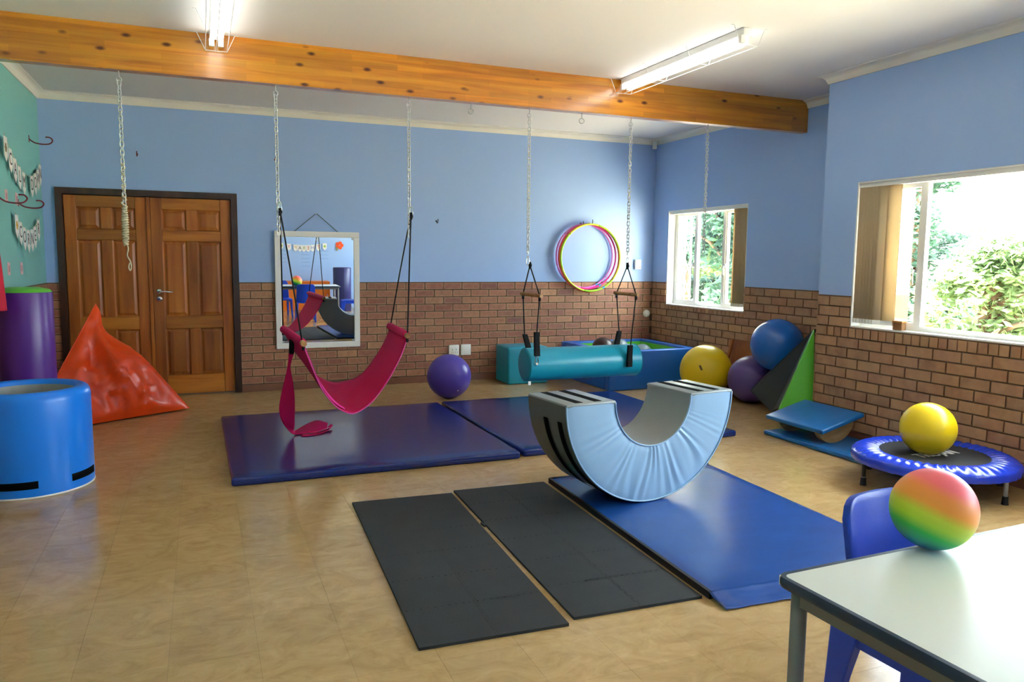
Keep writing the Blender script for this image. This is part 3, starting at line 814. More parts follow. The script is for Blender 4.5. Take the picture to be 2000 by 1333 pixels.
# second layer folded over the seat near the left
g = MB().grid(lambda u, v: cloth(0.02 + 0.45*u, 0.02 + 0.16*v*(0.35+0.65*math.sin(u*PI))) + Vector((0.004, 0, 0.012 + 0.02*math.sin(u*PI)*v)), 24, 6)
M['pink_light'] = pr('bright pink lining', '#E0309A', rough=0.6, spec=0.3, bump=0.2, bscale=250)
ln = g.build('lining_fold', M['pink_light'], t, True); so = ln.modifiers.new('thickness', 'SOLIDIFY'); so.thickness = 0.003
M['pink_edge'] = pr('pink edge binding', '#E2459E', rough=0.6)
MB().tube([rel(p) + Vector((0, -0.003, -0.002)) for p in cn], 0.0045, 6).build('edge_binding', M['pink_edge'], t, True)
for (a, c_) in (dl, dr):
    d = (c_ - a).normalized()
    MB().tube([rel(a - d*0.02), rel(c_ + d*0.05)], 0.021, 16).build('dowel', M['dowel'], t)
    MB().tube([rel(a + d*0.012), rel(a + d*0.03), rel(c_ - d*0.03), rel(c_ - d*0.006)], [0.028, 0.031, 0.031, 0.028], 16).build('hem_sleeve', M['pink'], t, True)
for (kx, ends) in ((chX['b']+0.012, dl), (chX['c']+0.012, dr)):
    top = Vector((kx, BY-0.012, 1.80)); b = MB()
    for p in ends:
        d = (ends[1] - ends[0]).normalized(); q = p + d * (0.0 if p is ends[0] else 0.02)
        b.tube([rel(top), rel(top.lerp(q, 0.5)), rel(q + Vector((0, 0, -0.045)))], 0.0055, 6)
        b.tube([rel(q + Vector((0, 0, -0.02))), rel(q + Vector((0, 0, -0.05)))], 0.011, 8)
    b.tube([rel(top + Vector((0, 0, 0.012))), rel(top + Vector((0.004, 0, -0.02))), rel(top + Vector((0, 0, -0.045)))], [0.009, 0.014, 0.008], 8)
    b.build('rope', M['rope'], t, True)
# tail strap with buckle
b = MB().prism([rel((0.618, 6.06, 0.838)), rel((0.658, 6.06, 0.838)), rel((0.650, 6.06, 0.705)), rel((0.612, 6.06, 0.70))], (0, 0.012, 0)); b.build('buckle_strap', M['black'], t)
tl = catmull([(0.610,6.06,0.712),(0.606,6.07,0.640),(0.598,6.07,0.590),(0.572,6.06,0.491),(0.545,6.06,0.380),(0.530,6.05,0.292),(0.536,6.05,0.220),(0.565,6.06,0.150),(0.620,6.07,0.078),(0.660,6.09,0.062),(0.740,6.09,0.066),(0.800,6.08,0.070),(0.905,6.14,0.078)], 5)
tr = catmull([(0.650,6.07,0.705),(0.628,6.06,0.640),(0.620,6.05,0.590),(0.638,6.04,0.470),(0.645,6.03,0.360),(0.644,6.02,0.265),(0.642,6.03,0.200),(0.641,6.05,0.130),(0.642,6.13,0.085),(0.680,6.22,0.070),(0.760,6.28,0.095),(0.850,6.30,0.115),(0.925,6.24,0.100)], 5)
g = MB().grid(lambda u, v: rel(tl[min(int(u*(len(tl)-1)), len(tl)-1)].lerp(tr[min(int(u*(len(tl)-1)), len(tl)-1)], v)), len(tl)-1, 6)
st = g.build('tail_strap', M['pink'], t, True); so = st.modifiers.new('thickness', 'SOLIDIFY'); so.thickness = 0.005; so.offset = 0
lp = [(0.925,6.19,0.088),(0.945,6.20,0.080),(0.935,6.19,0.066),(0.860,6.12,0.058),(0.760,6.06,0.057),(0.700,6.07,0.057)]
lc = catmull(lp, 5)
g = MB().grid(lambda u, v: rel(lc[min(int(u*(len(lc)-1)+0.5), len(lc)-1)]) + Vector((-0.02+0.04*v, -0.055+0.11*v, 0)) * (1-0.4*u), len(lc)-1, 4)
st = g.build('strap_fold', M['pink'], t, True); so = st.modifiers.new('thickness', 'SOLIDIFY'); so.thickness = 0.004; so.offset = 0

# ---------------------------------------------------------------- teal bolster swing
O = Vector((3.108, 5.98, 0.405)); t = thing('bolster_swing', O, label='teal vinyl cylinder bolster swing hung from two wooden trapeze bars', cat='swing')
bx0, bx1, br, bz = 2.553, 3.662, 0.143, 0.548
prof = [(0, 0), (br-0.02, 0), (br-0.008, 0.003), (br-0.001, 0.012), (br, 0.02), (br, (bx1-bx0)-0.02), (br-0.001, bx1-bx0-0.012), (br-0.008, bx1-bx0-0.003), (br-0.02, bx1-bx0), (0, bx1-bx0)]
b = MB().lathe(prof, 56); R90 = Matrix.Translation(Vector((bx0, 5.98, bz)) - O) @ Matrix.Rotation(PI/2, 4, 'Y')
b.v = [tuple(R90 @ Vector(v)) for v in b.v]
o = b.build('bolster', M['teal'], t); smooth_angle(o.data, 40)
for xx in (bx0+0.012, bx1-0.012):
    b = MB().tube([(xx-O.x, 5.98-O.y+math.cos(a)*(br+0.001), bz-O.z+math.sin(a)*(br+0.001)) for a in [2*PI*k/56 for k in range(56)]], 0.0035, 6, closed=True)
    b.build('piping', M['teal'], t, True)
rel = lambda p: Vector(p) - O
for (kx, bxm, fr_b, fr_t, re_b, re_t) in (
    (chX['d']+0.02, 2.612, (2.603, 5.815, 0.640), (2.588, 5.80, 0.845), (2.672, 6.15, 0.660), (2.640, 6.17, 0.790)),
    (chX['e'], 3.545, (3.500, 5.815, 0.510), (3.495, 5.80, 0.705), (3.560, 6.15, 0.660), (3.598, 6.17, 0.795))):
    top = Vector((kx, BY, 1.40)); bar_n = Vector((bxm+0.012, 5.825, 1.148)); bar_f = Vector((bxm-0.012, 6.125, 1.152))
    dd = (bar_n - bar_f).normalized()
    MB().tube([rel(bar_f - dd*0.03), rel(bar_n + dd*0.03)], 0.016, 12).build('trapeze_bar', M['dowel'], t)
    b = MB()
    b.tube([rel(top + Vector((0, 0, 0.03))), rel(top + Vector((0.004, 0, 0.0))), rel(top + Vector((0, 0, -0.03)))], [0.009, 0.016, 0.009], 8)
    for q, p in ((bar_n, fr_t), (bar_f, re_t)):
        b.tube([rel(top), rel(q)], 0.0055, 6); b.tube([rel(q + Vector((0, 0, -0.012))), rel(q + Vector((0, 0, -0.045)))], 0.012, 8)
        b.tube([rel(q), rel(Vector(p) + Vector((0, 0, -0.05)))], 0.0055, 6)
    b.build('rope', M['rope'], t, True)
    for (q0, q1) in ((fr_b, fr_t), (re_b, re_t)):
        q0, q1 = Vector(q0), Vector(q1); w = 0.020; up = (q1-q0).normalized()
        n = Vector((1, 0, 0)); th = Vector((0, 0.030, 0))
        b = MB(); a0 = rel(q0) - th/2; a1 = rel(q1) - th/2
        b.prism([a0 - n*w*1.15, a0 + n*w*1.15, a1 + n*w, a1 - n*w], th)
        b.build('webbing_strap', M['black'], t)
b = MB()
carabiner(b, 2.604-O.x, 5.822-O.y, 0.652-O.z, 0.085)
b.build('carabiner', M['chrome'], t, True)
b = MB(); b.tube([(2.604-O.x, 5.815-O.y, 0.575-O.z), (2.604-O.x, 5.850-O.y, 0.560-O.z)], 0.012, 10); b.build('anchor_ring', M['chrome'], t)
MB().box(2.575-O.x, 2.600-O.x, 5.93-O.y, 5.932-O.y, 0.375-O.z, 0.408-O.z).build('care_tag', M['paper'], t)

# ---------------------------------------------------------------- mats
def mat(name, cx, cy, dx, dy, dz, rz, m, label, group='blue vinyl floor mats', wob=0.004):
    t = thing(name, (cx, cy, 0), rz, label=label, cat='mat', group=group)
    me = rbox_mesh('vinyl_cover', dx, dy, dz, min(0.016, dz*0.42), 3, wob=wob, cuts=14)
    o = obj('vinyl_cover', me, m, t)
    for s in (-1, 1):
        MB().tube([(-dx/2+0.02, s*(dy/2-0.0005), dz*0.5), (dx/2-0.02, s*(dy/2-0.0005), dz*0.5)], 0.003, 6).build('seam', m, t)
    return t
mat('gym_mat', 1.126, 6.04, 1.985, 2.07, 0.052, 0.006, M['navy'], 'navy blue gym mat beneath the pink hammock swing')
mat('gym_mat', 3.120, 6.075, 1.93, 2.055, 0.052, 0.004, M['navy'], 'navy blue gym mat beneath the teal bolster swing')
tc_ = mat('gym_mat', 2.634, 3.465, 1.21, 1.82, 0.030, -0.042, M['navy2'], 'thin royal blue mat with black edge beneath the grey rocker', wob=0.003)
MB().box(-0.612, -0.595, -0.905, 0.905, 0.001, 0.033).build('black_edging', M['matblack'], tc_)
MB().box(-0.60, 0.605, 0.898, 0.914, 0.001, 0.033).build('black_edging', M['matblack'], tc_)
def flap(u, v):
    x = -0.61 + 1.22*u; y = -0.898 - 0.125*v
    z = 0.030 - 0.022*v + 0.006*math.sin(x*22 + 2*noise.noise(Vector((x*6, v*2, 0))))*v*(1-v)*2 + 0.004*noise.noise(Vector((x*14, v*6, 4))) + 0.006*math.exp(-(v/0.08)**2)
    return (x, y, max(0.003, z))
fl = MB().grid(flap, 70, 10).build('loose_cover_flap', M['navy2'], tc_, True); so = fl.modifiers.new('t', 'SOLIDIFY'); so.thickness = 0.002
# black interlocking foam tiles
TL = 0.3
def jig_edge(p0, p1, nrm, on, sign):
    """edge polyline from p0 to p1, with square jigsaw teeth when on"""
    p0, p1, nrm = Vector(p0), Vector(p1), Vector(nrm); out = []
    if not on: return [p0]
    d = p1 - p0; N = 5; g = 0.0006
    out.append(p0)
    for i in range(N):
        a = (i + 0.28)/N; c_ = (i + 0.72)/N; h = 0.011*sign
        out += [p0 + d*(a+0.02), p0 + d*(a-0.02) + nrm*h, p0 + d*(c_+0.02) + nrm*h, p0 + d*(c_-0.02)]
    return out
def foam_tile(i, j, ni, nj):
    L = TL/2 + 0.0012
    pts = []
    pts += jig_edge((-L, -L, 0), (L, -L, 0), (0, 1, 0), j > 0, 1)
    pts += jig_edge((L, -L, 0), (L, L, 0), (1, 0, 0), i < ni-1, 1)
    pts += jig_edge((L, L, 0), (-L, L, 0), (0, 1, 0), j < nj-1, 1)
    pts += jig_edge((-L, L, 0), (-L, -L, 0), (1, 0, 0), i > 0, 1)
    b = MB().prism(pts, (0, 0, 0.012))
    me = b.mesh('foam_tile'); me.materials.append(M['foam']); return me
def foam_mat(cx, cy, rz, label):
    t = thing('foam_tile_mat', (cx, cy, 0), rz, label=label, cat='mat', group='black interlocking foam mats')
    MB().box(-0.297, 0.297, -0.885, 0.885, 0.0008, 0.0112).build('seam_slab', M['foam'], t)  # slab added under the tiles so their seams look less dark
    cache = {}
    for i in range(2):
        for j in range(6):
            k = (i, 0 if j == 0 else 2 if j == 5 else 1)
            if k not in cache: cache[k] = foam_tile(i, j, 2, 6)
            o = obj('foam_tile', cache[k], None, t); o.location = ((i-0.5)*TL*1.015, (j-2.5)*TL*0.992, 0.0006)
    return t
foam_mat(1.050, 3.495, -0.045, 'black foam tile mat on the left, farther from the blue mat')
t = foam_mat(1.690, 3.510, -0.036, 'black foam tile mat on the right, alongside the thin blue mat')
b = MB().box(-0.318, -0.300, 0.24, 0.275, 0.002, 0.013).box(-0.322, -0.310, 0.262, 0.290, 0.002, 0.014); b.build('torn_tooth', M['foam'], t)

# ---------------------------------------------------------------- grey rocker
RO, RI, RD = 0.612, 0.278, 0.43
t = thing('foam_rocker', (2.435, 3.745, 0.036), 0.115, label='half ring grey foam rocker with pale blue pleated face and black velcro strips', cat='rocker')
NS = 72
def arc(th, r_): return (r_*math.cos(th), RO + r_*math.sin(th))    # x, z ; th from pi to 2pi
b = MB()
for (rad, nm, mt) in ((RO, 'outer_cover', 'rocker_dark'), (RI, 'inner_cover', 'rocker_grey')):
    def fn(u, v, rad=rad):
        th = PI + PI*u; x, z = arc(th, rad)
        w = 0.004*noise.noise(Vector((u*9, v*2.5, rad*5)))
        return ((rad+w)*math.cos(th), 0.012 + (RD-0.024)*v, RO + (rad+w)*math.sin(th))
    MB().grid(fn, NS, 10).build(nm, M[mt], t, True)
# tops of the two arms
for s in (-1, 1):
    me = rbox_mesh('arm_top', RO-RI, RD-0.004, 0.02, 0.008, 2); o = obj('arm_top', me, M['rocker_grey'], t); o.location = (s*(RO+RI)/2, RD/2, RO-0.008)
    for q in (0.30, 0.68):
        x = s*(RI + (RO-RI)*q) if s > 0 else -(RO - (RO-RI)*q)
        MB().box(x-0.024, x+0.024, 0.03, RD-0.02, RO+0.0115, RO+0.0140).build('velcro_strip', M['velcro'], t)
# pleated front and plain back faces
def face(front):
    def fn(u, v):
        th = PI + PI*u; rr = RI + (RO-RI)*v
        mid = math.sin(u*PI)
        pl = 0.0
        if front:
            k = u*24 + 1.5*noise.noise(Vector((u*9, 0.5*v, 2.2)))
            amp = max(0.0, mid - 0.25) / 0.75
            s_ = math.sin(2*PI*k); pl = amp*0.0065*(s_*abs(s_)**0.3) * (math.sin((0.10+0.84*v)*PI)**0.45) * max(0.0, 0.55+1.0*noise.noise(Vector((u*13, v*1.2, 7))))
        edge = math.sin(v*PI)**0.4
        y = (0.012 - 0.014*edge - pl) if front else RD - 0.012 + 0.012*edge
        return (rr*math.cos(th), y, RO + rr*math.sin(th))
    return fn
MB().grid(face(True), 360, 14).build('pleated_face', M['rocker_face'], t, True)
MB().grid(face(False), NS, 8).build('back_face', M['rocker_dark'], t, True)
for y in (0.055, 0.205):
    def fn(u, v, y=y):
        th = PI + PI*(0.05 + 0.5*u); return ((RO+0.005)*math.cos(th), y + 0.045*v, RO + (RO+0.005)*math.sin(th))
    o = MB().grid(fn, 40, 1).build('velcro_band', M['velcro'], t, True); so = o.modifiers.new('t', 'SOLIDIFY'); so.thickness = 0.002
for rad in (RO-0.002, RI+0.002):
    b = MB().tube([((rad)*math.cos(PI+PI*k/60), 0.006, RO + rad*math.sin(PI+PI*k/60)) for k in range(61)], 0.005, 6)
    b.build('piping', M['rocker_face'], t, True)

# ---------------------------------------------------------------- balls
def ball(name, x, y, z, r, m, label, cat='ball', valve=None, group='exercise balls', par=None):
    t = thing(name, (x, y, z), label=label, cat=cat, group=group)
    o = obj('shell', sphere_mesh('shell', r), m, t); o.rotation_euler = (0.3, 0.2, random.random()*3)
    if valve:
        d = Vector(valve).normalized()
        b = MB().tube([d*(r-0.004), d*(r+0.003)], 0.009, 12); b.build('valve', M['rubber'] if m is not M['ball_purple'] else M['white_plastic'], t)
    return t
ball('exercise_ball', 2.369, 7.530, 0.230, 0.230, M['ball_purple'], 'violet exercise ball by the wall sockets', valve=(0.15, -0.85, -0.55))
t = ball('exercise_ball', 5.028, 6.765, 0.276, 0.276, M['ball_yellow'], 'yellow exercise ball on the floor beside the ball pit')
d = Vector((-0.72, -0.66, 0.22)).normalized()
mk = MB().box(-0.011, 0.011, -0.028, 0.028, 0, 0.001); q = d.to_track_quat('Z', 'Y').to_matrix().to_4x4()
mk.v = [tuple((Matrix.Translation(d*0.2765) @ q @ Matrix.Rotation(0.5, 4, 'Z')) @ Vector(v)) for v in mk.v]
mk.build('printed_mark', pr('brown print', '#7A5A18', rough=0.5), t)
ball('exercise_ball', 5.232, 6.265, 0.243, 0.243, M['ball_purple_b'], 'dusky purple exercise ball under the blue ball')
ball('exercise_ball', 5.205, 5.885, 0.642, 0.256, M['ball_blue'], 'glossy blue exercise ball resting on purple ball and wedge')
ball('exercise_ball', 4.389, 3.515, 0.372, 0.171, M['ball_yellow'], 'small yellow exercise ball on the trampoline')
t = ball('rainbow_ball', 1.770, 1.385, 0.7075, 0.106, M['rainbow'], 'rainbow striped play ball on the white table', group=None)
t.location.z = 0.7005 + 0.106
for o in t.children: o.rotation_euler = (0, 0, 0)

# ---------------------------------------------------------------- ball pit and block
t = thing('ball_pit', (4.75, 7.93, 0), label='blue padded square ball pit with lime green lining in the corner', cat='ball pit')
px, py, ph, pt = 1.20, 1.20, 0.44, 0.11
t.rotation_euler = (0, 0, 0.02)
for (nm, cx, cy, dx, dy) in (('padded_wall', 0, -py/2+pt/2, px, pt), ('padded_wall', 0, py/2-pt/2, px, pt), ('padded_wall', -px/2+pt/2, 0, pt, py-2*pt), ('padded_wall', px/2-pt/2, 0, pt, py-2*pt)):
    me = rbox_mesh(nm, dx, dy, ph, 0.015, 2, wob=0.002, cuts=3); o = obj(nm, me, M['pit_blue'], t); o.location = (cx, cy, 0.001)
b = MB(); i_ = px/2-pt-0.002
b.box(-i_, i_, -i_, i_, 0.02, 0.045)
b.build('base_pad', M['pit_blue'], t)
for (x0, x1, y0, y1) in ((-i_, i_, i_-0.006, i_), (-i_, i_, -i_, -i_+0.006), (-i_, -i_+0.006, -i_, i_), (i_-0.006, i_, -i_, i_)):
    MB().box(x0, x1, y0, y1, 0.046, ph-0.025).build('green_lining', M['lime'], t)
def pball(x, y, z, r, m, label): 
    t = thing('pit_ball', (x, y, z), label=label, cat='ball', group='balls in the ball pit')
    obj('shell', sphere_mesh('shell', r, 32, 18), m, t)
    MB().tube([(0, -r+0.003, 0), (0, -r-0.002, 0)], 0.006, 10).build('valve', M['rubber'], t)
pball(4.50, 8.10, 0.385, 0.135, M['ball_brown'], 'dark brown ball showing above the ball pit wall')
pball(4.755, 8.16, 0.365, 0.125, M['ball_grey'], 'grey ball beside the dark brown ball in the pit')
pball(5.06, 8.10, 0.30, 0.12, M['ball_grey'], 'grey ball in the far right of the pit, higher one')
pball(5.10, 7.78, 0.27, 0.12, M['ball_grey'], 'grey ball in the near right of the pit')
pball(4.80, 7.80, 0.22, 0.13, M['ball_grey'], 'grey ball low in the middle of the pit')
t = thing('foam_block', (3.515, 8.305, 0), label='teal vinyl foam block against the brick wall left of the ball pit', cat='block')
me = rbox_mesh('vinyl_cover', 0.50, 0.42, 0.435, 0.022, 3, wob=0.002, cuts=4); obj('vinyl_cover', me, M['teal'], t)
for z in (0.022, 0.415):
    b = MB().tube([(x, y, z) for x, y in ((-0.249, -0.209), (0.249, -0.209), (0.249, 0.209), (-0.249, 0.209))], 0.003, 6, closed=True)
    b.build('piping', M['teal'], t)

# ---------------------------------------------------------------- wedge, leaning board, balance board, mat along the wall
P2, P3, A_ = Vector((5.00, 6.00, 0.18)), Vector((5.06, 5.74, 0.004)), Vector((5.09, 5.29, 0.850))
t = thing('foam_wedge', (5.0, 5.4, 0), label='foam wedge with charcoal side and lime green face leaning by the brick corner', cat='wedge')
O = Vector((5.0, 5.4, 0)); th = Vector((0.055, 0.02, 0.0))
MB().prism([p - O for p in (P2, P3, A_)], th).build('charcoal_side', M['wedge_dark'], t)
G0, G1, Q0, A2 = Vector((4.722, 5.270, 0.003)), Vector((4.722, 5.270, 0.150)), Vector((4.955, 5.105, 0.003)), Vector((5.012, 5.205, 0.853))
MB().prism([p - O for p in (G0, Q0, A2, G1)], Vector((0.03, 0.045, 0))).build('green_face', M['lime'], t)
MB().prism([p - O for p in (G1 + Vector((0.03, 0.045, 0)), A2 + Vector((0.03, 0.045, 0)), P3 + Vector((0, 0, 0.02)))], Vector((0.05, 0.03, 0))).build('charcoal_slope', M['wedge_dark'], t)
b = MB(); b.tube([p - O for p in (P2, P3, A_)], 0.004, 6, closed=True); b.build('piping', M['wedge_dark'], t)
t = thing('leaning_board', (5.40, 6.64, 0), label='brown wooden board leaning on the wall behind the purple ball', cat='board')
b = MB().box(-0.008, 0.008, -0.17, 0.17, 0, 0.60); o = b.build('panel', M['brown_board'], t); o.rotation_euler = (0, 0.12, 0); o.location = (-0.05, 0, 0)
b = MB().box(-0.012, 0.012, -0.016, 0.016, 0, 0.62); o = b.build('strut', M['brown_board'], t); o.rotation_euler = (0.22, 0.06, 0); o.location = (-0.10, 0.22, 0.004)
t = thing('floor_pad', (4.625, 4.40, 0), label='flat blue pad on the floor along the wall under the balance board', cat='mat')
me = rbox_mesh('vinyl_cover', 0.515, 1.31, 0.036, 0.012, 3, wob=0.002, cuts=6); obj('vinyl_cover', me, M['board_blue'], t)
MB().tube([(-0.257, -0.62, 0.018), (-0.257, 0.62, 0.018)], 0.003, 6).build('seam', M['board_blue'], t)
t = thing('balance_board', (4.60, 4.735, 0.036), label='blue padded balance board on two plywood rockers, tilted', cat='board')
tilt = Matrix.Rotation(-0.255, 4, 'Y')
me = rbox_mesh('padded_top', 0.44, 0.64, 0.036, 0.012, 3, wob=0.0015, cuts=4)
o = obj('padded_top', me, M['board_blue'], t); o.rotation_euler = (0, -0.255, 0); o.location = (0, 0, 0.148)
for y in (-0.24, 0.20):
    R_ = 0.185; pts = [(R_*math.cos(a), 0, R_*math.sin(a)*0.80) for a in [PI + PI*k/24 for k in range(25)]]
    b = MB().prism(pts, (0, 0.045, 0)); o = b.build('rocker_disc', M['ply'], t); o.location = (0.0, y, 0.148); o.rotation_euler = (0, -0.255, 0)

# ---------------------------------------------------------------- trampoline
TX, TY, TZ, TR, TI = 4.398, 3.468, 0.222, 0.492, 0.322
t = thing('trampoline', (TX, TY, 0), label='small round trampoline with blue padded rim and black bed', cat='trampoline')
def rim(u, v):
    a = 2*PI*u; rr = TI + (TR-TI)*v
    pucker = 0.0045*math.sin(a*46 + 1.5*noise.noise(Vector((math.cos(a)*3, math.sin(a)*3, v)))) * (1-v)**0.6 * (0.4+0.6*math.sin(v*PI))
    z = TZ - 0.002 + 0.014*math.sin(v*PI) + pucker*1.6 - 0.016*v**6
    return (rr*math.cos(a), rr*math.sin(a), z)
def skirt_(u, v):
    a = 2*PI*u; rr = TR + 0.004*math.sin(v*PI) + 0.002*math.sin(a*40)*v
    return (rr*math.cos(a), rr*math.sin(a), TZ - 0.018 - 0.048*v)
g = MB().grid(rim, 360, 14); g.grid(skirt_, 360, 4); g.build('padded_rim', M['tramp_blue'], t, True)
b = MB().lathe([(0, -0.020), (0.10, -0.018), (0.18, -0.012), (TI, -0.004), (TI+0.02, -0.004), (TI+0.02, -0.010), (0, -0.026)], 64, (0, 0, TZ)); b.build('bed', M['tramp_bed'], t, True)
MB().tube([((TR-0.022)*math.cos(a), (TR-0.022)*math.sin(a), TZ-0.030) for a in [2*PI*k/64 for k in range(64)]], 0.015, 8, closed=True).build('frame_ring', M['chrome'], t, True)
for k in range(6):
    a = math.radians(158.7 + 60*k); x, y = 0.452*math.cos(a), 0.452*math.sin(a)
    zf = 0.036 if (TX + x > 4.36 and TY + y > 3.74) else 0.0
    lg = MB().tube([(x, y, TZ-0.03), (x, y, zf+0.03)], 0.0125, 12).build('leg', M['leg_grey'], t, True)
    MB().tube([(x, y, zf+0.001), (x, y, zf+0.012), (x, y, zf+0.052)], [0.021, 0.019, 0.0165], 12).build('foot', M['rubber'], lg)
    if k == 0: MB().tube([(x, y, 0.06), (x, y, 0.155)], 0.0132, 12, caps=False).build('label_wrap', pr('dark label', '#2A2A22', rough=0.5, var=0.9, vscale=60), lg)
tm = text_mesh('TROJAN', 0.118, bold=0.003); o = obj('lettering', tm, M['letter_white'], t)
o.location = (0.022, -0.004, TZ-0.0110); o.rotation_euler = (0, 0, 0.0)
o.scale = (0.80, 1.0, 1)

# ---------------------------------------------------------------- left side: drum, roll, pyramid, red cloth
t = thing('foam_drum', (-1.030, 5.500, 0), label='bright blue hollow foam drum with silver lining and black strips, at left edge', cat='drum')
DR, DH, DI = 0.350, 0.632, 0.265
prof = [(DR, 0.012), (DR+0.002, 0.06), (DR, 0.30), (DR, DH-0.06), (DR-0.006, DH-0.03), (DR-0.020, DH-0.010), (DR-0.042, DH), (DI+0.025, DH-0.002), (DI+0.008, DH-0.012), (DI, DH-0.030)]
o = MB().lathe(prof, 96).build('outer_cover', M['drum_blue'], t, True)
def inner(u, v):
    a = 2*PI*u; rr = DI + 0.004*math.sin(a*22 + 3*noise.noise(Vector((math.cos(a)*2, math.sin(a)*2, v))))*math.sin(min(1, v*1.2)*PI)
    return (rr*math.cos(a), rr*math.sin(a), DH-0.030 - (DH-0.045)*v)
MB().grid(inner, 220, 8).build('silver_lining', M['silver'], t, True)
MB().lathe([(0, 0.012), (DI, 0.012), (DI, 0.016), (0, 0.016)], 64).build('floor_pad', M['silver'], t)
MB().lathe([(DI, 0.001), (DR+0.001, 0.001), (DR+0.003, 0.006), (DR, 0.013), (DI, 0.013)], 96).build('white_base', M['white_plastic'], t, True)
for (a0, a1) in ((-0.75, -0.10), (-1.95, -1.30)):
    o = MB().grid(lambda u, v: ((DR+0.0045)*math.cos(a0+(a1-a0)*u), (DR+0.0045)*math.sin(a0+(a1-a0)*u), 0.062+0.045*v), 24, 1).build('velcro_strip', M['velcro'], t, True)
    so = o.modifiers.new('t', 'SOLIDIFY'); so.thickness = 0.003
t = thing('foam_roll', (-1.200, 6.500, 0), label='tall purple vinyl roll with lime green top standing behind the drum', cat='roll')
MB().lathe([(0, 0), (0.175, 0), (0.181, 0.01), (0.182, 0.6), (0.182, 1.165), (0.178, 1.178)], 64).build('vinyl_cover', M['purple_roll'], t, True)
MB().lathe([(0.178, 1.178), (0.165, 1.196), (0.10, 1.212), (0, 1.216)], 64).build('green_top', M['lime'], t, True)

# orange bean bag: four sided pinched bag
apex = Vector((-0.875, 7.70, 1.02)); C1 = Vector((-0.135, 7.765, 0.012)); C2 = Vector((-1.345, 7.00, 0.012)); C3 = Vector((-0.80, 8.36, 0.012)); cen = Vector((-0.79, 7.70, 0.30))
t = thing('bean_bag', (cen.x, cen.y, 0), label='orange vinyl pyramid bean bag slumped before the double door', cat='bean bag')
O = Vector((cen.x, cen.y, 0))
def bag_face(b, A, B, Cc, bulge, n=44, crease=None):
    N = (B-A).cross(Cc-A).normalized()
    if N.dot((A+B+Cc)/3 - cen) < 0: N = -N
    idx = {}; vs = []; fs = []
    for i in range(n+1):
        for j in range(n+1-i):
            u, v = i/n, j/n; w = max(0.0, 1-u-v)
            p = A*w + B*u + Cc*v
            e_ = min(u, v, w)
            f_ = (27*u*v*w)**0.75
            pinch = min(1.0, 3.2*e_)**0.8
            wr = 0.0
            for k_, (fx, am) in enumerate(((3.2, 0.040), (7.0, 0.026), (13.0, 0.010))):
                nn = noise.noise(Vector((p.x*fx + k_*3, p.y*fx, p.z*fx*0.9)))
                wr += am*(1 - 3.0*abs(nn)**0.75)
            off = bulge*f_ + wr*pinch
            if crease:
                d_ = crease(u, v, w, p); off += d_
            q = p + N*off
            hh = q.z / 1.02; rx_ = q.x - (apex.x - 0.02)
            if rx_ > 0: q.x -= rx_ * 0.62 * math.exp(-((hh-0.80)/0.16)**2)
            if q.z < 0.006: q.z = 0.006
            idx[(i, j)] = len(vs); vs.append(q - O)
    for i in range(n):
        for j in range(n-i):
            fs.append((idx[(i, j)], idx[(i+1, j)], idx[(i, j+1)]))
            if i + j < n-1: fs.append((idx[(i+1, j)], idx[(i+1, j+1)], idx[(i, j+1)]))
    b.add(vs, fs)
def fold(u, v, w, p):
    # a sharp standing fold from the peak and a slack hollow below it on the left
    s = u - v
    r_ = 0.035*math.exp(-((s-0.02)/0.05)**2)*math.sin(min(1, w*1.15)*PI)**0.6*(w > 0.35)
    r_ -= 0.075*math.exp(-((s+0.16)/0.13)**2 - ((w-0.48)/0.22)**2)
    r_ += 0.05*math.exp(-((s-0.22)/0.20)**2 - ((w-0.30)/0.2)**2)
    r_ -= 0.018*math.exp(-((s-0.08)/0.02)**2)*(w < 0.45)
    return r_
b = MB()
bag_face(b, apex, C1, C2, 0.10, crease=fold); bag_face(b, apex, C2, C3, 0.06); bag_face(b, apex, C3, C1, 0.06)
bag_face(b, C1, C2, C3, 0.0, n=10)
o = b.build('vinyl_cover', M['orange'], t, True)
for (A, B) in ((apex, C2),):
    sm = MB().tube([A.lerp(B, k/10) - O for k in range(11)], 0.004, 6)
    sm.build('seam', M['orange'], t, True)

# red cloth hanging on the left wall, only its edge in view
t = thing('red_cloth', (-1.33, 6.10, 1.45), label='red cloth hanging at the left edge above the purple roll', cat='cloth')
def rc(u, v):
    z = 0.60 - 0.985*u; wdt = 0.05 + 0.13*u
    y = (v-0.5)*2*wdt; x = 0.03 + 0.03*math.sin(v*9+u*2)*u
    return (x + 0.03*u, y, z)
o = MB().grid(rc, 30, 24).build('fabric', M['red_cloth'], t, True); so = o.modifiers.new('t', 'SOLIDIFY'); so.thickness = 0.01
MB().tube([(-0.06, 0, 0.62), (0.02, 0, 0.60), (0.04, 0, 0.62)], 0.004, 6).build('hook', M['red_steel'], t)

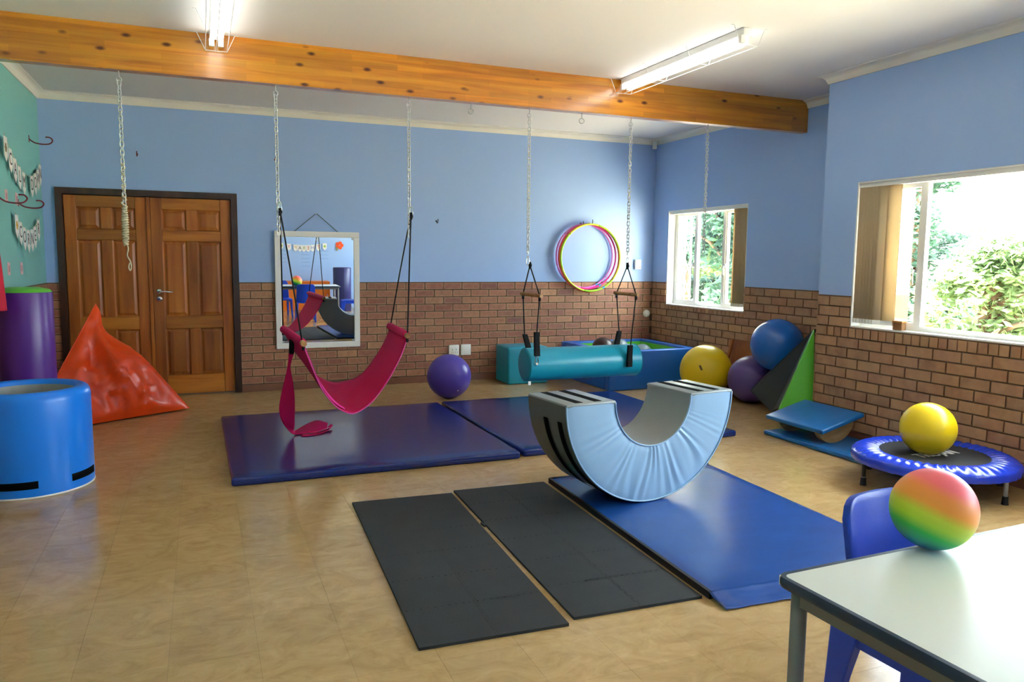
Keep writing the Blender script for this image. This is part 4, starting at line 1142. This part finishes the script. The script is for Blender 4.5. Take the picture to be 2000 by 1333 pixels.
# ---------------------------------------------------------------- wall things on the back wall
t = thing('wall_mirror', (1.19, YB-0.012, 0.455), label='tall white framed mirror hanging by a cord on the back wall', cat='mirror')
t.rotation_euler = (0.012, 0, 0)
mw, mh, fb = 0.905, 1.275, 0.062
for (nm, x0, x1, z0, z1) in (('frame_rail', -mw/2, mw/2, 0, fb), ('frame_rail', -mw/2, mw/2, mh-fb, mh), ('frame_rail', -mw/2, -mw/2+fb, fb, mh-fb), ('frame_rail', mw/2-fb, mw/2, fb, mh-fb)):
    me = rbox_mesh(nm, x1-x0, 0.028, z1-z0, 0.004, 1); o = obj(nm, me, M['white'], t); o.location = ((x0+x1)/2, -0.016, z0)
MB().box(-mw/2+fb-0.004, mw/2-fb+0.004, -0.016, -0.012, fb-0.004, mh-fb+0.004).build('glass', M['mirror'], t)
for sx in (-1, 1):
    for z in (fb+0.012, mh-fb-0.012):
        MB().box(sx*(mw/2-fb-0.010)-0.012, sx*(mw/2-fb-0.010)+0.012, -0.022, -0.0165, z-0.012, z+0.012).build('clip', M['galv'], t)
MB().tube([(-0.25, -0.002, mh-0.01), (-0.02, -0.006, mh+0.185), (0.0, -0.007, mh+0.19), (0.235, -0.002, mh-0.01)], 0.004, 6).build('cord', M['dark_string'], t)
MB().tube([(-0.01, 0.012, mh+0.187), (-0.01, -0.016, mh+0.190)], 0.004, 8).build('nail', M['galv'], t)

def plate(name, x, z, w, hgt, label, cat, group=None, holes=()):
    t = thing(name, (x, YB-0.0095, z-hgt/2), label=label, cat=cat, group=group)
    me = rbox_mesh('plate', w, 0.030, hgt, 0.004, 2); o = obj('plate', me, M['white_plastic'], t); o.location = (0, -0.015, 0)
    return t
t = plate('wall_socket', 2.753, 0.370, 0.125, 0.128, 'white electrical socket with plug holes above the violet ball', 'socket', 'white plates on the brick wall')
b = MB()
for (hx_, hz_, r_) in ((-0.022, 0.072, 0.0055), (0.026, 0.074, 0.0055), (-0.035, 0.042, 0.004), (-0.015, 0.042, 0.004), (0.014, 0.042, 0.004), (0.040, 0.042, 0.004)):
    MB().tube([(hx_, -0.0298, hz_), (hx_, -0.0306, hz_)], r_, 10).build('pin_hole', M['rubber'], t)
for s_ in (-0.024, 0.024): MB().box(s_-0.012, s_+0.012, -0.034, -0.0302, 0.093, 0.112).build('rocker_switch', M['white_plastic'], t)
t = plate('wall_socket', 2.902, 0.372, 0.123, 0.128, 'plain white blank cover plate right of the socket', 'socket', 'white plates on the brick wall')
for s_ in (-0.05, 0.05): MB().tube([(s_, -0.0298, 0.064), (s_, -0.0310, 0.064)], 0.004, 8).build('screw', M['galv'], t)
t = plate('light_switch', 5.247, 1.398, 0.085, 0.125, 'white light switch on the blue wall right of the hoops', 'switch')
MB().box(-0.015, 0.015, -0.036, -0.0302, 0.048, 0.078).build('rocker_switch', M['white_plastic'], t)
MB().box(0.014, 0.030, -0.0315, -0.0302, 0.022, 0.036).build('red_mark', pr('pale red print', '#D08A80', rough=0.5), t)
t = thing('push_light', (5.405, YB-0.0095, 0.762), label='round white push light on the brick wall in the corner', cat='light')
R90x = Matrix.Rotation(PI/2, 4, 'X')
def fl_lathe(prof, seg=32):
    b = MB().lathe(prof, seg); b.v = [tuple(R90x @ Vector(v)) for v in b.v]; return b
fl_lathe([(0, 0), (0.050, 0), (0.050, 0.012), (0.046, 0.016), (0.044, 0.016)]).build('base_ring', M['white_plastic'], t, True)
fl_lathe([(0.044, 0.014), (0.040, 0.026), (0.025, 0.034), (0, 0.036)]).build('dome', M['white'], t, True)
t = thing('motion_sensor', (5.405, YB-0.095, 2.862), label='small white motion sensor in the ceiling corner', cat='sensor')
me = rbox_mesh('housing', 0.055, 0.05, 0.10, 0.01, 2); obj('housing', me, M['white_plastic'], t); 
me = rbox_mesh('lens', 0.038, 0.012, 0.045, 0.005, 2); o = obj('lens', me, M['paper'], t); o.location = (-0.004, -0.027, 0.02)
t.rotation_euler = (0, 0, -0.5)
# hoops on a hook
hk = thing('wall_hook', (4.535, YB, 1.915), label='dark metal hook holding the hoops', cat='hook', group='metal hooks on the back wall')
MB().tube(catmull([(0, 0, 0.0), (0, -0.03, -0.012), (0, -0.085, -0.012), (0, -0.105, 0.012), (0, -0.098, 0.035)], 4), 0.0045, 8).build('hook_wire', M['rubber'], hk, True)
fl_lathe([(0, 0), (0.012, 0), (0.012, 0.004), (0, 0.004)], 16).build('rose', M['galv'], hk)
hoops = [('hula_hoop', 4.520, -0.104, 1.478, 0.415, ('#B4F03A', '#EDF04A'), 'lime and yellow plastic hoop, front one on the hook', 0.0),
         ('hula_hoop', 4.514, -0.079, 1.474, 0.419, ('#FF7A2A', '#FF6A3C'), 'orange plastic hoop, second on the hook', 0.0),
         ('hula_hoop', 4.498, -0.054, 1.492, 0.401, ('#FF2E92', '#FF4FA8'), 'hot pink plastic hoop, third on the hook', 0.0),
         ('hula_hoop', 4.470, -0.029, 1.498, 0.395, ('#F08AE0', '#F3A0EC'), 'pale pink plastic hoop nearest the wall on the hook', 0.0)]
for (nm, x, dy, z, R_, cc, lab, tl_) in hoops:
    t = thing(nm, (x, YB+dy, z), label=lab, cat='hoop', group='plastic hoops on the back wall hook')
    segs = 6
    for k in range(segs):
        a0 = 2*PI*k/segs + 0.3; n_ = 14
        b = MB().tube([(R_*math.cos(a0 + 2*PI/segs*q/n_), tl_*math.sin(a0 + 2*PI/segs*q/n_)*0.3, R_*math.sin(a0 + 2*PI/segs*q/n_)) for q in range(n_+1)], 0.0115, 10)
        b.build('segment', neon('hoop plastic', cc[k % 2]), t, True)
    a = -1.15; MB().tube([((R_)*math.cos(a+q*0.012), 0, R_*math.sin(a+q*0.012)) for q in range(8)], 0.0122, 10).build('joint_tape', neon('blue tape', '#4FA8E8'), t, True)
# small hooks and nails
def whook(x, z, label, m='red_steel'):
    t = thing('wall_hook', (x, YB, z), label=label, cat='hook', group='metal hooks on the back wall')
    MB().tube(catmull([(0, 0, 0.0), (0, -0.03, -0.02), (0, -0.06, -0.022), (0, -0.075, 0.0), (0, -0.07, 0.022)], 4), 0.005, 8).build('hook_wire', M[m], t, True)
    fl_lathe([(0, 0), (0.010, 0), (0.010, 0.004), (0, 0.004)], 14).build('rose', M[m], t)
whook(-0.549, 2.455, 'red hook above the left leaf of the double door')
whook(0.768, 2.478, 'red hook on the wall above the mirror')
whook(2.545, 1.882, 'small dark nail hook on the wall right of the hammock', 'rubber')
whook(4.42, 1.905, 'small dark nail beside the hoop hook', 'rubber')

# ---------------------------------------------------------------- left wall: bunting, hooks, cards
RYZ = Matrix(((0, 0, 1, 0), (1, 0, 0, 0), (0, 1, 0, 0), (0, 0, 0, 1)))     # text plane (x,y) -> (y,z), facing +x
def bunting(pts, text, label, w, h_, deco, inks, Mface, loc):
    """pts: cord points; one pennant per character of text ('*' = decorated one, ' ' = gap)"""
    t = thing('bunting', loc, label=label, cat='bunting')
    O = Vector(loc); cp = [Vector(p) - O for p in pts]
    cord = catmull(cp, 8)
    MB().tube(cord, 0.002, 5).build('cord', M['string'], t)
    n = len(text)
    for i, ch in enumerate(text):
        if ch == ' ': continue
        u = (i + 0.5) / n * (len(cord)-1); k = min(int(u), len(cord)-2); p = cord[k].lerp(cord[k+1], u-k)
        poly = [Vector(q) for q in ((-w/2, 0.004, 0), (-w/2, -h_*0.72, 0), (0, -h_, 0), (w/2, -h_*0.72, 0), (w/2, 0.004, 0))]
        b = MB().prism([Mface @ q for q in poly], Mface @ Vector((0, 0, 0.0012)))
        pn = b.build('pennant', M['paper'], t); pn.location = p
        if ch == '*':
            b = MB().prism([Mface @ Vector((w*0.36*math.cos(a)*(0.7 if q % 2 else 1.0), -h_*0.42 + w*0.36*math.sin(a)*(0.7 if q % 2 else 1.0), 0.0014)) for q, a in [(q, 2*PI*q/12) for q in range(12)]], Mface @ Vector((0, 0, 0.0008)))
            b.build('leaf_decoration', pr('leaf print', deco, rough=0.7), pn)
        else:
            me = text_mesh(ch, h_*0.72, 0.0004, 'letter')
            me.transform(Mface @ Matrix.Translation((0, -h_*0.42, 0.0018)))
            obj('letter', me, pr('letter ink', inks[i % len(inks)], rough=0.8), pn)
    return t
Xw = XL + 0.030
bunting([(Xw, 6.98, 2.375), (Xw, 7.20, 2.265), (Xw, 7.45, 2.175), (Xw, 7.72, 2.130), (Xw, 8.0, 2.145), (Xw, 8.25, 2.215), (Xw, 8.42, 2.30)], '*CALM DOWN', 'white letter bunting reading CALM DOWN on the teal wall', 0.115, 0.19, '#8A7A5A', ['#3A3A52'], RYZ, (XL+0.030, 7.0, 2.13))
bunting([(Xw, 7.22, 1.785), (Xw, 7.38, 1.715), (Xw, 7.58, 1.665), (Xw, 7.80, 1.660), (Xw, 8.00, 1.700), (Xw, 8.22, 1.790)], '*CORNER', 'white letter bunting reading CORNER below the CALM DOWN one', 0.115, 0.19, '#D8A83A', ['#3A3A52'], RYZ, (XL+0.030, 7.5, 1.66))
def lhook(y, z, label):
    t = thing('wall_hook', (XL, y, z), label=label, cat='hook', group='dark red hooks on the teal wall')
    MB().tube(catmull([(0, 0, 0.03), (0.04, 0.0, 0.0), (0.10, 0, -0.012), (0.16, 0, -0.005), (0.185, 0, 0.025), (0.165, 0, 0.05), (0.13, 0, 0.052)], 4), 0.006, 8).build('hook_wire', M['red_steel'], t, True)
    MB().box(0, 0.004, -0.012, 0.012, 0.0, 0.06).build('plate', M['red_steel'], t)
lhook(8.12, 2.455, 'dark red hook high on the teal wall beside CALM DOWN')
lhook(6.85, 1.850, 'dark red hook at the left edge between the two buntings')
lhook(7.52, 1.850, 'dark red hook between the two buntings nearer the door')
for i, (y, z, lab) in enumerate(((7.10, 1.905, 'pale pink card above CORNER, nearer the left edge'), (7.46, 1.905, 'pale pink card above CORNER, nearer the door'),
                                 (7.04, 1.337, 'pale pink card below CORNER, nearer the left edge'), (7.50, 1.334, 'pale pink card below CORNER, nearer the door'))):
    t = thing('wall_card', (XL+0.001, y, z-0.05), label=lab, cat='card', group='pale pink cards on the teal wall')
    MB().box(0, 0.0015, -0.045, 0.045, 0, 0.10).build('card', M['pink_paper'], t)
    MB().box(0.0016, 0.0022, -0.012, 0.022, 0.025, 0.075).build('printed_figure', pr('mauve print', '#B98690', rough=0.8), t)

# ---------------------------------------------------------------- box on the sill
t = thing('small_box', (XR+0.045, 4.275, W2['z0']+0.0125), label='small brown box on the sill of the large window', cat='box')
me = rbox_mesh('carton', 0.05, 0.085, 0.055, 0.004, 1); obj('carton', me, M['brown_box'], t)
me = rbox_mesh('lid', 0.054, 0.090, 0.016, 0.003, 1); o = obj('lid', me, pr('orange brown card', '#B4793C', rough=0.7), t); o.location = (0, 0, 0.0555)

# ---------------------------------------------------------------- table and chairs
TW, TD, TH = 1.36, 0.66, 0.70
tx, ty, tr_ = 1.263, 1.396, 0.030     # far left corner
t = thing('school_table', (tx, ty, 0), tr_, label='white laminate table with navy edging and grey tube legs', cat='table')
me = rbox_mesh('table_top', TW-0.012, TD-0.012, 0.024, 0.001, 1); o = obj('table_top', me, M['laminate'], t); o.location = (TW/2, -TD/2, TH-0.024)
b = MB()
path = []
for (cx, cy, a0) in ((0.03, -0.03, PI/2), (0.03, -TD+0.03, PI), (TW-0.03, -TD+0.03, 1.5*PI), (TW-0.03, -0.03, 0)):
    path += [(cx + 0.024*math.cos(a0+q*PI/8), cy + 0.024*math.sin(a0+q*PI/8)) for q in range(5)]
n_ = len(path); vs = []; fs = []
secs = [(0.0, 0.0005), (0.006, 0.0), (0.0085, -0.006), (0.0085, -0.018), (0.006, -0.0245), (0.0, -0.025), (-0.006, -0.0248), (-0.006, 0.0004)]
for k, (x, y) in enumerate(path):
    p0, p1 = path[k-1], path[(k+1) % n_]; d = Vector((p1[0]-p0[0], p1[1]-p0[1])).normalized(); nn = Vector((d.y, -d.x))
    for (o_, z) in secs: vs.append((x + nn.x*o_, y + nn.y*o_, TH + z))
m_ = len(secs)
for k in range(n_):
    for j in range(m_): fs.append((k*m_+j, k*m_+(j+1) % m_, ((k+1) % n_)*m_+(j+1) % m_, ((k+1) % n_)*m_+j))
b.add(vs, fs); o = b.build('edge_band', M['table_edge'], t); smooth_angle(o.data, 60)
b = MB(); ii = 0.04
for (x0, x1, y0, y1) in ((ii, TW-ii, -ii-0.025, -ii), (ii, TW-ii, -TD+ii, -TD+ii+0.025), (ii-0.0125, ii+0.0125, -TD+ii, -ii), (TW-ii-0.0125, TW-ii+0.0125, -TD+ii, -ii)):
    MB().box(x0, x1, y0, y1, TH-0.066, TH-0.026).build('apron_rail', M['table_steel'], t)
for x in (ii, TW-ii):
    for y in (-ii, -TD+ii):
        lg = MB().tube([(x, y, 0.02), (x, y, TH-0.03)], 0.019, 16).build('leg', M['table_steel'], t, True)
        MB().tube([(x, y, 0.0), (x, y, 0.025)], 0.022, 12).build('foot_cap', M['rubber'], lg)

def chair(x, y, rz, label):
    """moulded plastic school chair; faces -y (back at +y)"""
    t = thing('plastic_chair', (x, y, 0), rz, label=label, cat='chair', group='blue plastic school chairs')
    W, SH, BHt = 0.37, 0.40, 0.755
    def back(u, v):
        hw = W/2 * (1.0 - 0.05*v) ; x_ = (u-0.5)*2*hw
        top = SH - 0.02 + (BHt-SH+0.02)*v
        # rounded shoulders
        cr_ = 0.06; ex = abs(x_) - (hw-cr_)
        if ex > 0 and v > 0.5:
            lim = BHt - cr_ + math.sqrt(max(0, cr_*cr_ - ex*ex)); top = min(top, SH-0.02 + (lim-SH+0.02)*v)
        y_ = 0.155 + 0.075*v - 0.035*(1-(2*u-1)**2)*(-1) - 0.035
        return (x_, y_, top)
    o = MB().grid(back, 24, 16).build('backrest', M['plastic_blue'], t, True); so = o.modifiers.new('t', 'SOLIDIFY'); so.thickness = 0.022; so.offset = 0
    bv = o.modifiers.new('b', 'BEVEL'); bv.width = 0.008; bv.segments = 2; bv.limit_method = 'ANGLE'
    def seat(u, v):
        x_ = (u-0.5)*W*(0.96+0.06*v); y_ = 0.17 - 0.37*v
        z = SH - 0.018*math.sin(u*PI)*math.sin(v*PI) - 0.03*max(0, v-0.8)/0.2*0.6
        return (x_, y_, z)
    o = MB().grid(seat, 16, 16).build('seat', M['plastic_blue'], t, True); so = o.modifiers.new('t', 'SOLIDIFY'); so.thickness = 0.022; so.offset = -1
    for sx in (-1, 1):
        for (yt, yb, xb) in ((0.165, 0.215, 0.005), (-0.165, -0.205, 0.012)):
            b = MB(); secs = []
            for (z, hx, hy, yy, xx) in ((SH-0.015, 0.022, 0.050, yt, W/2-0.020), (0.22, 0.018, 0.034, (yt+yb)/2, W/2-0.014), (0.0, 0.014, 0.022, yb, W/2-0.012+xb)):
                secs.append([Vector((sx*xx+a*hx, yy+c*hy, z)) for a, c in ((-1, -1), (1, -1), (1, 1), (-1, 1))])
            b.add([p for s_ in secs for p in s_], [(k*4+j, k*4+(j+1) % 4, (k+1)*4+(j+1) % 4, (k+1)*4+j) for k in range(2) for j in range(4)] + [(3, 2, 1, 0), (8, 9, 10, 11)])
            o = b.build('leg', M['plastic_blue'], t); bv = o.modifiers.new('b', 'BEVEL'); bv.width = 0.006; bv.segments = 2
        MB().box(sx*(W/2-0.02)-0.010, sx*(W/2-0.02)+0.010, -0.15, 0.15, SH-0.07, SH-0.018).build('side_rail', M['plastic_blue'], t)
    return t
chair(1.922, 1.46, 0.05, 'blue plastic chair tucked in at the table behind the rainbow ball')
chair(2.900, 1.10, -PI/2+0.1, 'blue plastic chair at the far right end of the table, seen in the mirror')
chair(1.55, 0.50, PI-0.1, 'blue plastic chair at the camera side of the table, seen in the mirror')

# ---------------------------------------------------------------- behind the camera, seen in the mirror
t = thing('low_cabinet', (2.05, YF+0.24, 0), label='orange low cabinet against the wall behind the camera, seen in the mirror', cat='cabinet')
me = rbox_mesh('carcass', 1.5, 0.42, 0.66, 0.006, 1); obj('carcass', me, M['orange_cab'], t)
for k in range(3):
    me = rbox_mesh('cabinet_door', 0.48, 0.018, 0.58, 0.004, 1); o = obj('cabinet_door', me, M['orange_cab'], t); o.location = (-0.5+0.5*k, 0.221, 0.045)
    MB().tube([(0.18, 0.012, 0.30), (0.18, 0.030, 0.30)], 0.012, 10).build('knob', M['chrome'], o)
t = thing('foam_roll', (3.03, -0.75, 0), label='dark navy foam roll behind the camera, seen at the right of the mirror', cat='roll')
MB().lathe([(0, 0), (0.20, 0), (0.205, 0.01), (0.205, 0.99), (0.198, 1.0), (0, 1.0)], 48).build('vinyl_cover', M['navy_roll'], t, True)
MB().box(-0.004, 0.004, 0.2045, 0.2075, 0.02, 0.98).build('zip', M['rubber'], t)
RXF = Matrix(((-1, 0, 0, 0), (0, 0, 1, 0), (0, 1, 0, 0), (0, 0, 0, 1)))     # text facing +y
Yw = YF + 0.02
bunting([(2.80, Yw, 1.545), (2.5, Yw, 1.50), (2.27, Yw, 1.487), (2.05, Yw, 1.50), (1.70, Yw, 1.545)], '*THERAPY*', 'letter bunting reading THERAPY behind the camera, seen in the mirror', 0.095, 0.155, '#9CC24A', ['#C8283C', '#C8283C', '#3F6FC0', '#C8283C', '#8E9A3C', '#2E2E4A', '#C9A83A', '#C8283C'], RXF, (2.25, Yw, 1.487))
t = thing('paper_flower', (3.10, YF+0.001, 1.50), label='orange paper flower on the wall behind the camera, seen in the mirror', cat='decoration')
for k in range(5):
    a = 2*PI*k/5
    b = MB().prism([(0.055*math.cos(a)+0.045*math.cos(q*PI/5), 0.002+0.003*k, 0.055*math.sin(a)+0.045*math.sin(q*PI/5)) for q in range(10)], (0, 0.003, 0))
    b.build('petal', pr('orange card', '#E8501E', rough=0.7), t)
MB().box(-0.075, -0.045, 0.018, 0.021, -0.13, -0.04).build('stem', pr('olive card', '#8A8A3A', rough=0.7), t)
# faint rows of marker writing (too small to read in the reflection)
t = thing('marker_writing', (2.3, YF+0.0008, 1.0), label='faint rows of marker writing on the wall below THERAPY, seen in the mirror', cat='writing')
for cx, rows in ((-0.55, 4), (0.0, 5), (0.45, 3)):
    b = MB()
    for r_ in range(rows):
        x = cx - 0.12 + random.random()*0.03
        pts = [(x + q*0.012, 0.001, 0.36 - r_*0.09 + 0.012*math.sin(q*1.9 + r_) * (1 if (q % 7) else 0)) for q in range(18)]
        b.tube(pts, 0.0018, 4)
    tag(b.build('marker_lines', M['marker_ink'], t), kind='stuff')

# ================================================================== OUTSIDE
g = MB().box(XR2+0.22, 60, -30, 60, -0.25, -0.05).build('ground_outside', M['ground']); tag(g, 'sunlit pale ground outside the windows', kind='structure')
def tree(x, y, hgt, rad, seed, label, lm, n=7000, zc=None, leaf=0.075):
    rnd = random.Random(seed)
    t = thing('garden_tree', (x, y, -0.05), label=label, cat='tree', group='trees outside the windows')
    b = MB(); b.tube(catmull([(0, 0, 0), (0.05, 0.02, hgt*0.25), (-0.04, 0.06, hgt*0.5), (0.02, 0, hgt*0.75)], 4), [0.11-0.006*k for k in range(13)], 8)
    for k in range(7):
        a = rnd.random()*6.28; z0 = hgt*(0.25+0.07*k)
        b.tube([(0, 0, z0), (math.cos(a)*rad*0.35, math.sin(a)*rad*0.35, z0+hgt*0.10), (math.cos(a)*rad*0.75, math.sin(a)*rad*0.75, z0+hgt*0.16)], [0.05, 0.035, 0.015], 6)
    b.build('trunk', M['bark'], t, True)
    blobs = []
    for k in range(26):
        a = rnd.random()*6.28; q = math.sqrt(rnd.random())*rad*0.8; z = hgt*(0.10+0.84*rnd.random())
        s_ = 1.0 - 0.55*max(0, (z/hgt-0.45)/0.55)
        blobs.append((q*s_*math.cos(a), q*s_*math.sin(a), z, rad*(0.28+0.22*rnd.random())))
    vs = []; fs = []
    for k in range(n):
        bx_, by_, bz_, br_ = blobs[k % len(blobs)]
        d = Vector((rnd.gauss(0, 1), rnd.gauss(0, 1), rnd.gauss(0, 1))).normalized() * br_ * (0.55+0.45*rnd.random())
        c_ = Vector((bx_, by_, bz_)) + d
        if c_.z < 0.05: continue
        u_ = Vector((rnd.gauss(0, 1), rnd.gauss(0, 1), rnd.gauss(0, 0.6))).normalized(); v_ = u_.orthogonal().normalized()
        w_ = u_.cross(v_); L = leaf*(0.6+0.8*rnd.random())
        i0 = len(vs); vs += [c_ - u_*L, c_ + v_*L*0.42 + w_*L*0.1, c_ + u_*L, c_ - v_*L*0.42 + w_*L*0.1]; fs.append((i0, i0+1, i0+2, i0+3))
    me = bpy.data.meshes.new('foliage'); me.from_pydata([tuple(p) for p in vs], [], fs)
    o = obj('foliage', me, M[lm], t); tag(o, kind='stuff')
tree(11.6, 9.75, 4.0, 1.05, 3, 'tall pale green tree beside the frame of the large window', 'leaf_shaded', 9000)
tree(9.4, 6.75, 1.75, 0.95, 5, 'low rounded green shrub at the right of the large window', 'leaf', 6000)
tree(14.6, 10.3, 2.4, 1.2, 8, 'distant bushy tree in the middle of the large window', 'leaf', 6000)
tree(9.8, 12.4, 5.4, 1.5, 11, 'dense leafy tree filling the small recess window', 'leaf_shaded', 18000, leaf=0.10)
tree(11.5, 16.5, 5.6, 1.5, 12, 'leafy tree behind the lattice in the small recess window', 'leaf_shaded', 15000, leaf=0.11)
tree(14.6, 19.4, 6.4, 1.9, 13, 'yellowish tree at the right side of the small recess window', 'leaf', 14000, leaf=0.12)
# white pillar and lattice gate beyond the small window
pl = thing('garden_pillar', (6.55, 9.95, -0.05), label='white plastered pillar outside the small recess window', cat='pillar')
me = rbox_mesh('shaft', 0.34, 0.34, 3.1, 0.01, 1); obj('shaft', me, M['out_white'], pl)
me = rbox_mesh('cap', 0.42, 0.42, 0.10, 0.01, 1); o = obj('cap', me, M['out_white'], pl); o.location = (0, 0, 3.1)
t = thing('lattice_gate', (6.45, 9.26, 0.95), label='white folding lattice gate outside the small recess window', cat='gate')
for y in (-0.14, 0.0, 0.14): MB().box(-0.008, 0.008, y-0.008, y+0.008, -1.0, 1.15).build('upright', M['white'], t)
for k in range(4):
    for (y0, y1) in ((-0.14, 0.0), (0.0, 0.14)):
        for s_ in (0, 1):
            z0 = 0.03 + k*0.28
            MB().tube([(0.012 if s_ else -0.012, y0, z0 + (0.27 if s_ else 0)), (0.012 if s_ else -0.012, y1, z0 + (0 if s_ else 0.27))], 0.006, 6).build('lattice_bar', M['white'], t)
for z in (0.0, 1.15): MB().box(-0.012, 0.012, -0.16, 0.16, z-0.01, z+0.01).build('rail', M['white'], t)
